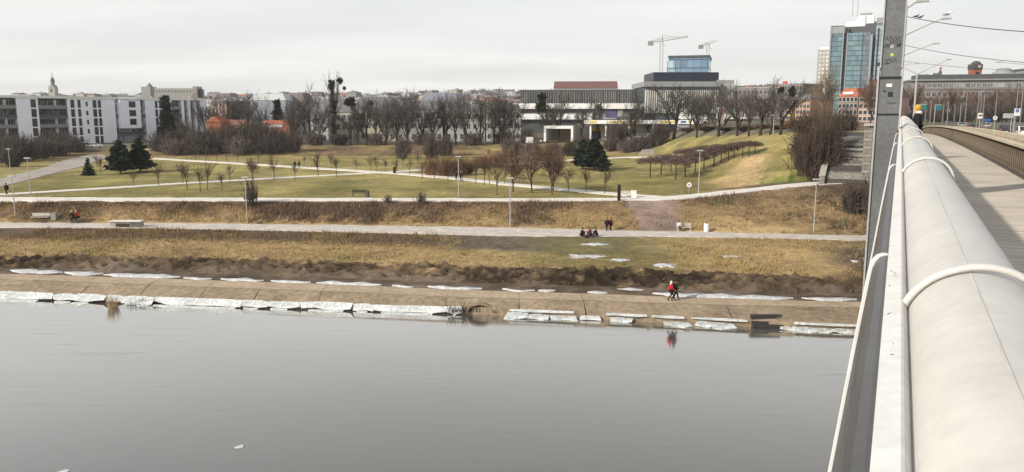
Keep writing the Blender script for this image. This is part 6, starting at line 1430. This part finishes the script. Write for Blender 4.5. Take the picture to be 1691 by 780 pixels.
def person(label,loc,rz,kind,top,legs,hairm,H=1.72,hat=None,hood=None,scarf=None,coat=False,group=None,skirt=None):
    e=empty('person',loc,rz,label,'person',group); e.scale=(H/1.78,)*3; J=pose(kind); Rr={}
    for k in J: Rr[k]=RD.get(k) or RD.get(k[:-1])
    bodyE=[('pelvis','waist'),('waist','chest'),('chest','neck'),('neck','head'),('head','crown'),('head','nose')]
    Jb=dict(J)
    for n in 'lr':
        bodyE+=[('chest','sh'+n),('sh'+n,'el'+n),('el'+n,'wr'+n),('pelvis','hip'+n),('hip'+n,'kn'+n),('kn'+n,'an'+n),('an'+n,'toe'+n)]
        wv=Vector(J['wr'+n]); dv=(wv-Vector(J['el'+n])).normalized(); sd_=dv.cross(Vector((0,1,.2))).normalized()
        Jb['palm'+n]=tuple(wv+dv*.08); Rr['palm'+n]=.036; bodyE.append(('wr'+n,'palm'+n))
        for f,(o_,l_) in enumerate(((-.03,.075),(-.01,.09),(.01,.085),(.03,.065))):
            k='f%d%s'%(f,n); Jb[k]=tuple(wv+dv*(.09+l_)+sd_*o_+Vector((0,.02,0))); Rr[k]=.009; bodyE.append(('palm'+n,k))
        k='th'+n; Jb[k]=tuple(wv+dv*.08+sd_*.06+Vector((0,.04,0))); Rr[k]=.011; bodyE.append(('palm'+n,k))
    Rb={k:(v*.86 if k[:2] in('pe','wa','ch','sh','el','hi','kn') and not k.startswith('palm') else v) for k,v in Rr.items()}
    skin('body',Jb,bodyE,Rb,M_skin,e)
    tk=['pelvis','waist','chest','shl','ell','wrl','shr','elr','wrr','neck']; TE=[('pelvis','waist'),('waist','chest'),('chest','neck')]+[('chest','sh'+n) for n in 'lr']+[('sh'+n,'el'+n) for n in 'lr']+[('el'+n,'wr'+n) for n in 'lr']
    Jt={k:J[k] for k in tk}; Rt={k:Rr[k]*1.22+.012 for k in tk}; Rt['neck']=.075; Rt['pelvis']*=1.08
    if coat: 
        x,y,z=J['pelvis']; kx=(Vector(J['knl'])+Vector(J['knr']))/2; q=Vector(J['pelvis']).lerp(kx,.45); Jt['hem']=tuple(q); Rt['hem']=.19; TE.append(('pelvis','hem'))
    skin('jacket',Jt,TE,Rt,top,e)
    lk=['pelvis']+[a+n for n in 'lr' for a in('hip','kn','an')]; LE=[]
    for n in 'lr': LE+=[('pelvis','hip'+n),('hip'+n,'kn'+n),('kn'+n,'an'+n)]
    skin('trousers',{k:J[k] for k in lk},LE,{k:Rr[k]*1.14+.012 for k in lk},legs,e)
    for n in 'lr': skin('shoe',{'an':J['an'+n],'toe':J['toe'+n]},[('an','toe')],{'an':.055,'toe':.05},BLK if legs!=BLK else DGR,e)
    hd=Vector(J['head']); cr=Vector(J['crown']); up=(cr-hd).normalized()
    m=MB(); m.ball(tuple(hd+up*.055+Vector((0,-.025,0))),.112,10,7,(1,1.05,1.0)); m.build('hat' if hat else 'hair',hat or hairm,e,smooth=True)
    if hood: m=MB(); m.ball(tuple(Vector(J['neck'])+Vector((0,-.05,.03))),.105,10,6,(1.1,1,.7)); m.build('scarf',hood,e,smooth=True)
    return e
pl=lambda px,py: G(px,py)
def bankp(px,py): p=P(px,py,1.2); return Vector((p.x,p.y,1.17))
person('walker in red jacket and white hood on the bank walkway',bankp(1107.5,496.5),-pi/2,'walk',REDC,BLK,HAIR,1.72,hood=WHC,hat=WHC)
person('walker in black coat beside the red jacket walker',bankp(1114,495.5),-pi/2,'walk',BLK,BLK,HAIR,1.78,coat=True)
person('left seated person in black on the lower path edge',pl(959.5,391.5),-1.2,'ground',BLK,BLK,HAIR,1.75,hat=BLK)
person('middle seated person in dark red top on the path edge',pl(975,392),.9,'ground',MARO,BLK,HAIR,1.85)
person('right seated person in black facing the seated group',pl(985,391.5),1.3,'ground',BLK,BLK,HAIR,1.8)
bagl=pl(968,393); o=MB().lathe([(.18,0),(.24,.08),(.22,.26),(.1,.36)],10).build('bag',BLK,smooth=True); o.location=bagl; tag(o,'dark bag on the ground between the seated people','bag')
person('left walker in long black coat on the lower path',pl(1001.5,382.5),2.6,'walk',BLK,BLK,HAIR,1.78,coat=True)
person('right walker in dark red jacket on the lower path',pl(1008,381.8),2.4,'walk',MARO,BLK,HAIR,1.72)
person('person in white top sitting on the frame bench',(bb.x-.62,bb.y-.05,bb.z+.03),pi,'bench',WHC,BLK,HAIR,1.7)
person('person in black coat on the left park path',pl(11,322),pi,'walk',BLK,BLK,HAIR,1.8,coat=True)
person('left of two dark strollers on the crossing path',pl(486.5,278.5),0,'stand',BLK,BLK,HAIR,1.75,coat=True)
person('right of two dark strollers on the crossing path',pl(493.5,278.5),0,'walk',DGR,BLK,HAIR,1.75,coat=True)
person('dark walker left of the lamp on the crossing path',pl(753,298),pi,'walk',BLK,BLK,HAIR,1.78)
person('grey walker right beside the lamp on the crossing path',pl(760.5,298.5),pi,'walk',DGR,NVY,HAIRL,1.7)
person('tiny pale figure by the white van on the bank top',pl(893,239.5),0,'stand',WHC,DGR,HAIR,1.75)
sq=26.5/CB; lp=bw(.50,sq,zdeck(sq)); person('person in yellow hat and black coat standing at the bridge handrail',tuple(lp),1.2,'stand',BLK,BLK,HAIR,1.80,hat=YEL,hood=WHC,coat=True)
# cyclists
def bike(label,loc,rz):
    e=empty('bicycle',loc,rz,label,'bicycle'); FR=M_dark
    for y,n in((-.5,0),(.55,1)):
        w_=MB().tube([(0,y+.33*cos(2*pi*i/20),.34+.33*sin(2*pi*i/20)) for i in range(20)],.024,5,closed=True).build('wheel',M_blk,e)
        for i in range(8): MB().tube([(0,y,.34),(0,y+.31*cos(pi*i/4),.34+.31*sin(pi*i/4))],.005,3).build('spoke',M_midg,w_)
    for a,b in(((0,-.5,.34),(0,0,.30)),((0,0,.30),(0,.45,.78)),((0,-.15,.82),(0,.44,.84)),((0,0,.30),(0,-.17,.9)),((0,-.5,.34),(0,-.15,.8)),((0,.55,.34),(0,.42,.95))): MB().tube([a,b],.018,6).build('frame_tube',FR,e)
    MB().tube([(-.27,.5,1.0),(0,.42,1.0),(.27,.5,1.0)],.016,6).build('handlebar',FR,e); MB().ball((0,-.2,.93),.12,8,5,(.7,1.1,.35)).build('saddle',M_blk,e)
c=pl(120,370.2); bike('bicycle ridden by the black clad cyclist',c,pi/2+.1); person('cyclist in black riding left on the lower path',c,pi/2+.1,'cycle',BLK,BLK,HAIRL,1.78)
c=pl(127.5,369.6); bike('bicycle ridden by the red jacket cyclist',c,pi/2+.15); person('cyclist in red jacket right behind the black one',c,pi/2+.15,'cycle',REDC,BLK,HAIRL,1.76)

dm=MB()
for i in range(24): x=rr_.uniform(1.1,2.3); h=rr_.uniform(.2,.6); dm.tube([(x,rr_.uniform(-.3,.2),0),(x+rr_.uniform(-.4,.4),rr_.uniform(-.3,.2),h)],[.018,.006],3,cap=False)
o=dm.build('driftwood',M_bark,fix=False); o.location=of.location; tag(o,'low pile of dead twigs right of the drain outfall','branches','dead branches along the water edge')

hz=MB().box(-1400,1400,-170,1450,-4,190).build('haze',None)
mh=bpy.data.materials.new('haze'); mh.use_nodes=True; t=mh.node_tree; t.nodes.clear(); ou=t.nodes.new('ShaderNodeOutputMaterial'); pv=t.nodes.new('ShaderNodeVolumePrincipled')
pv.inputs['Color'].default_value=(.93,.95,.98,1); pv.inputs['Density'].default_value=.00015; pv.inputs['Anisotropy'].default_value=.2
t.links.new(pv.outputs[0],ou.inputs['Volume']); hz.data.materials.append(mh); hz['kind']='stuff'
bpy.context.view_layer.update()
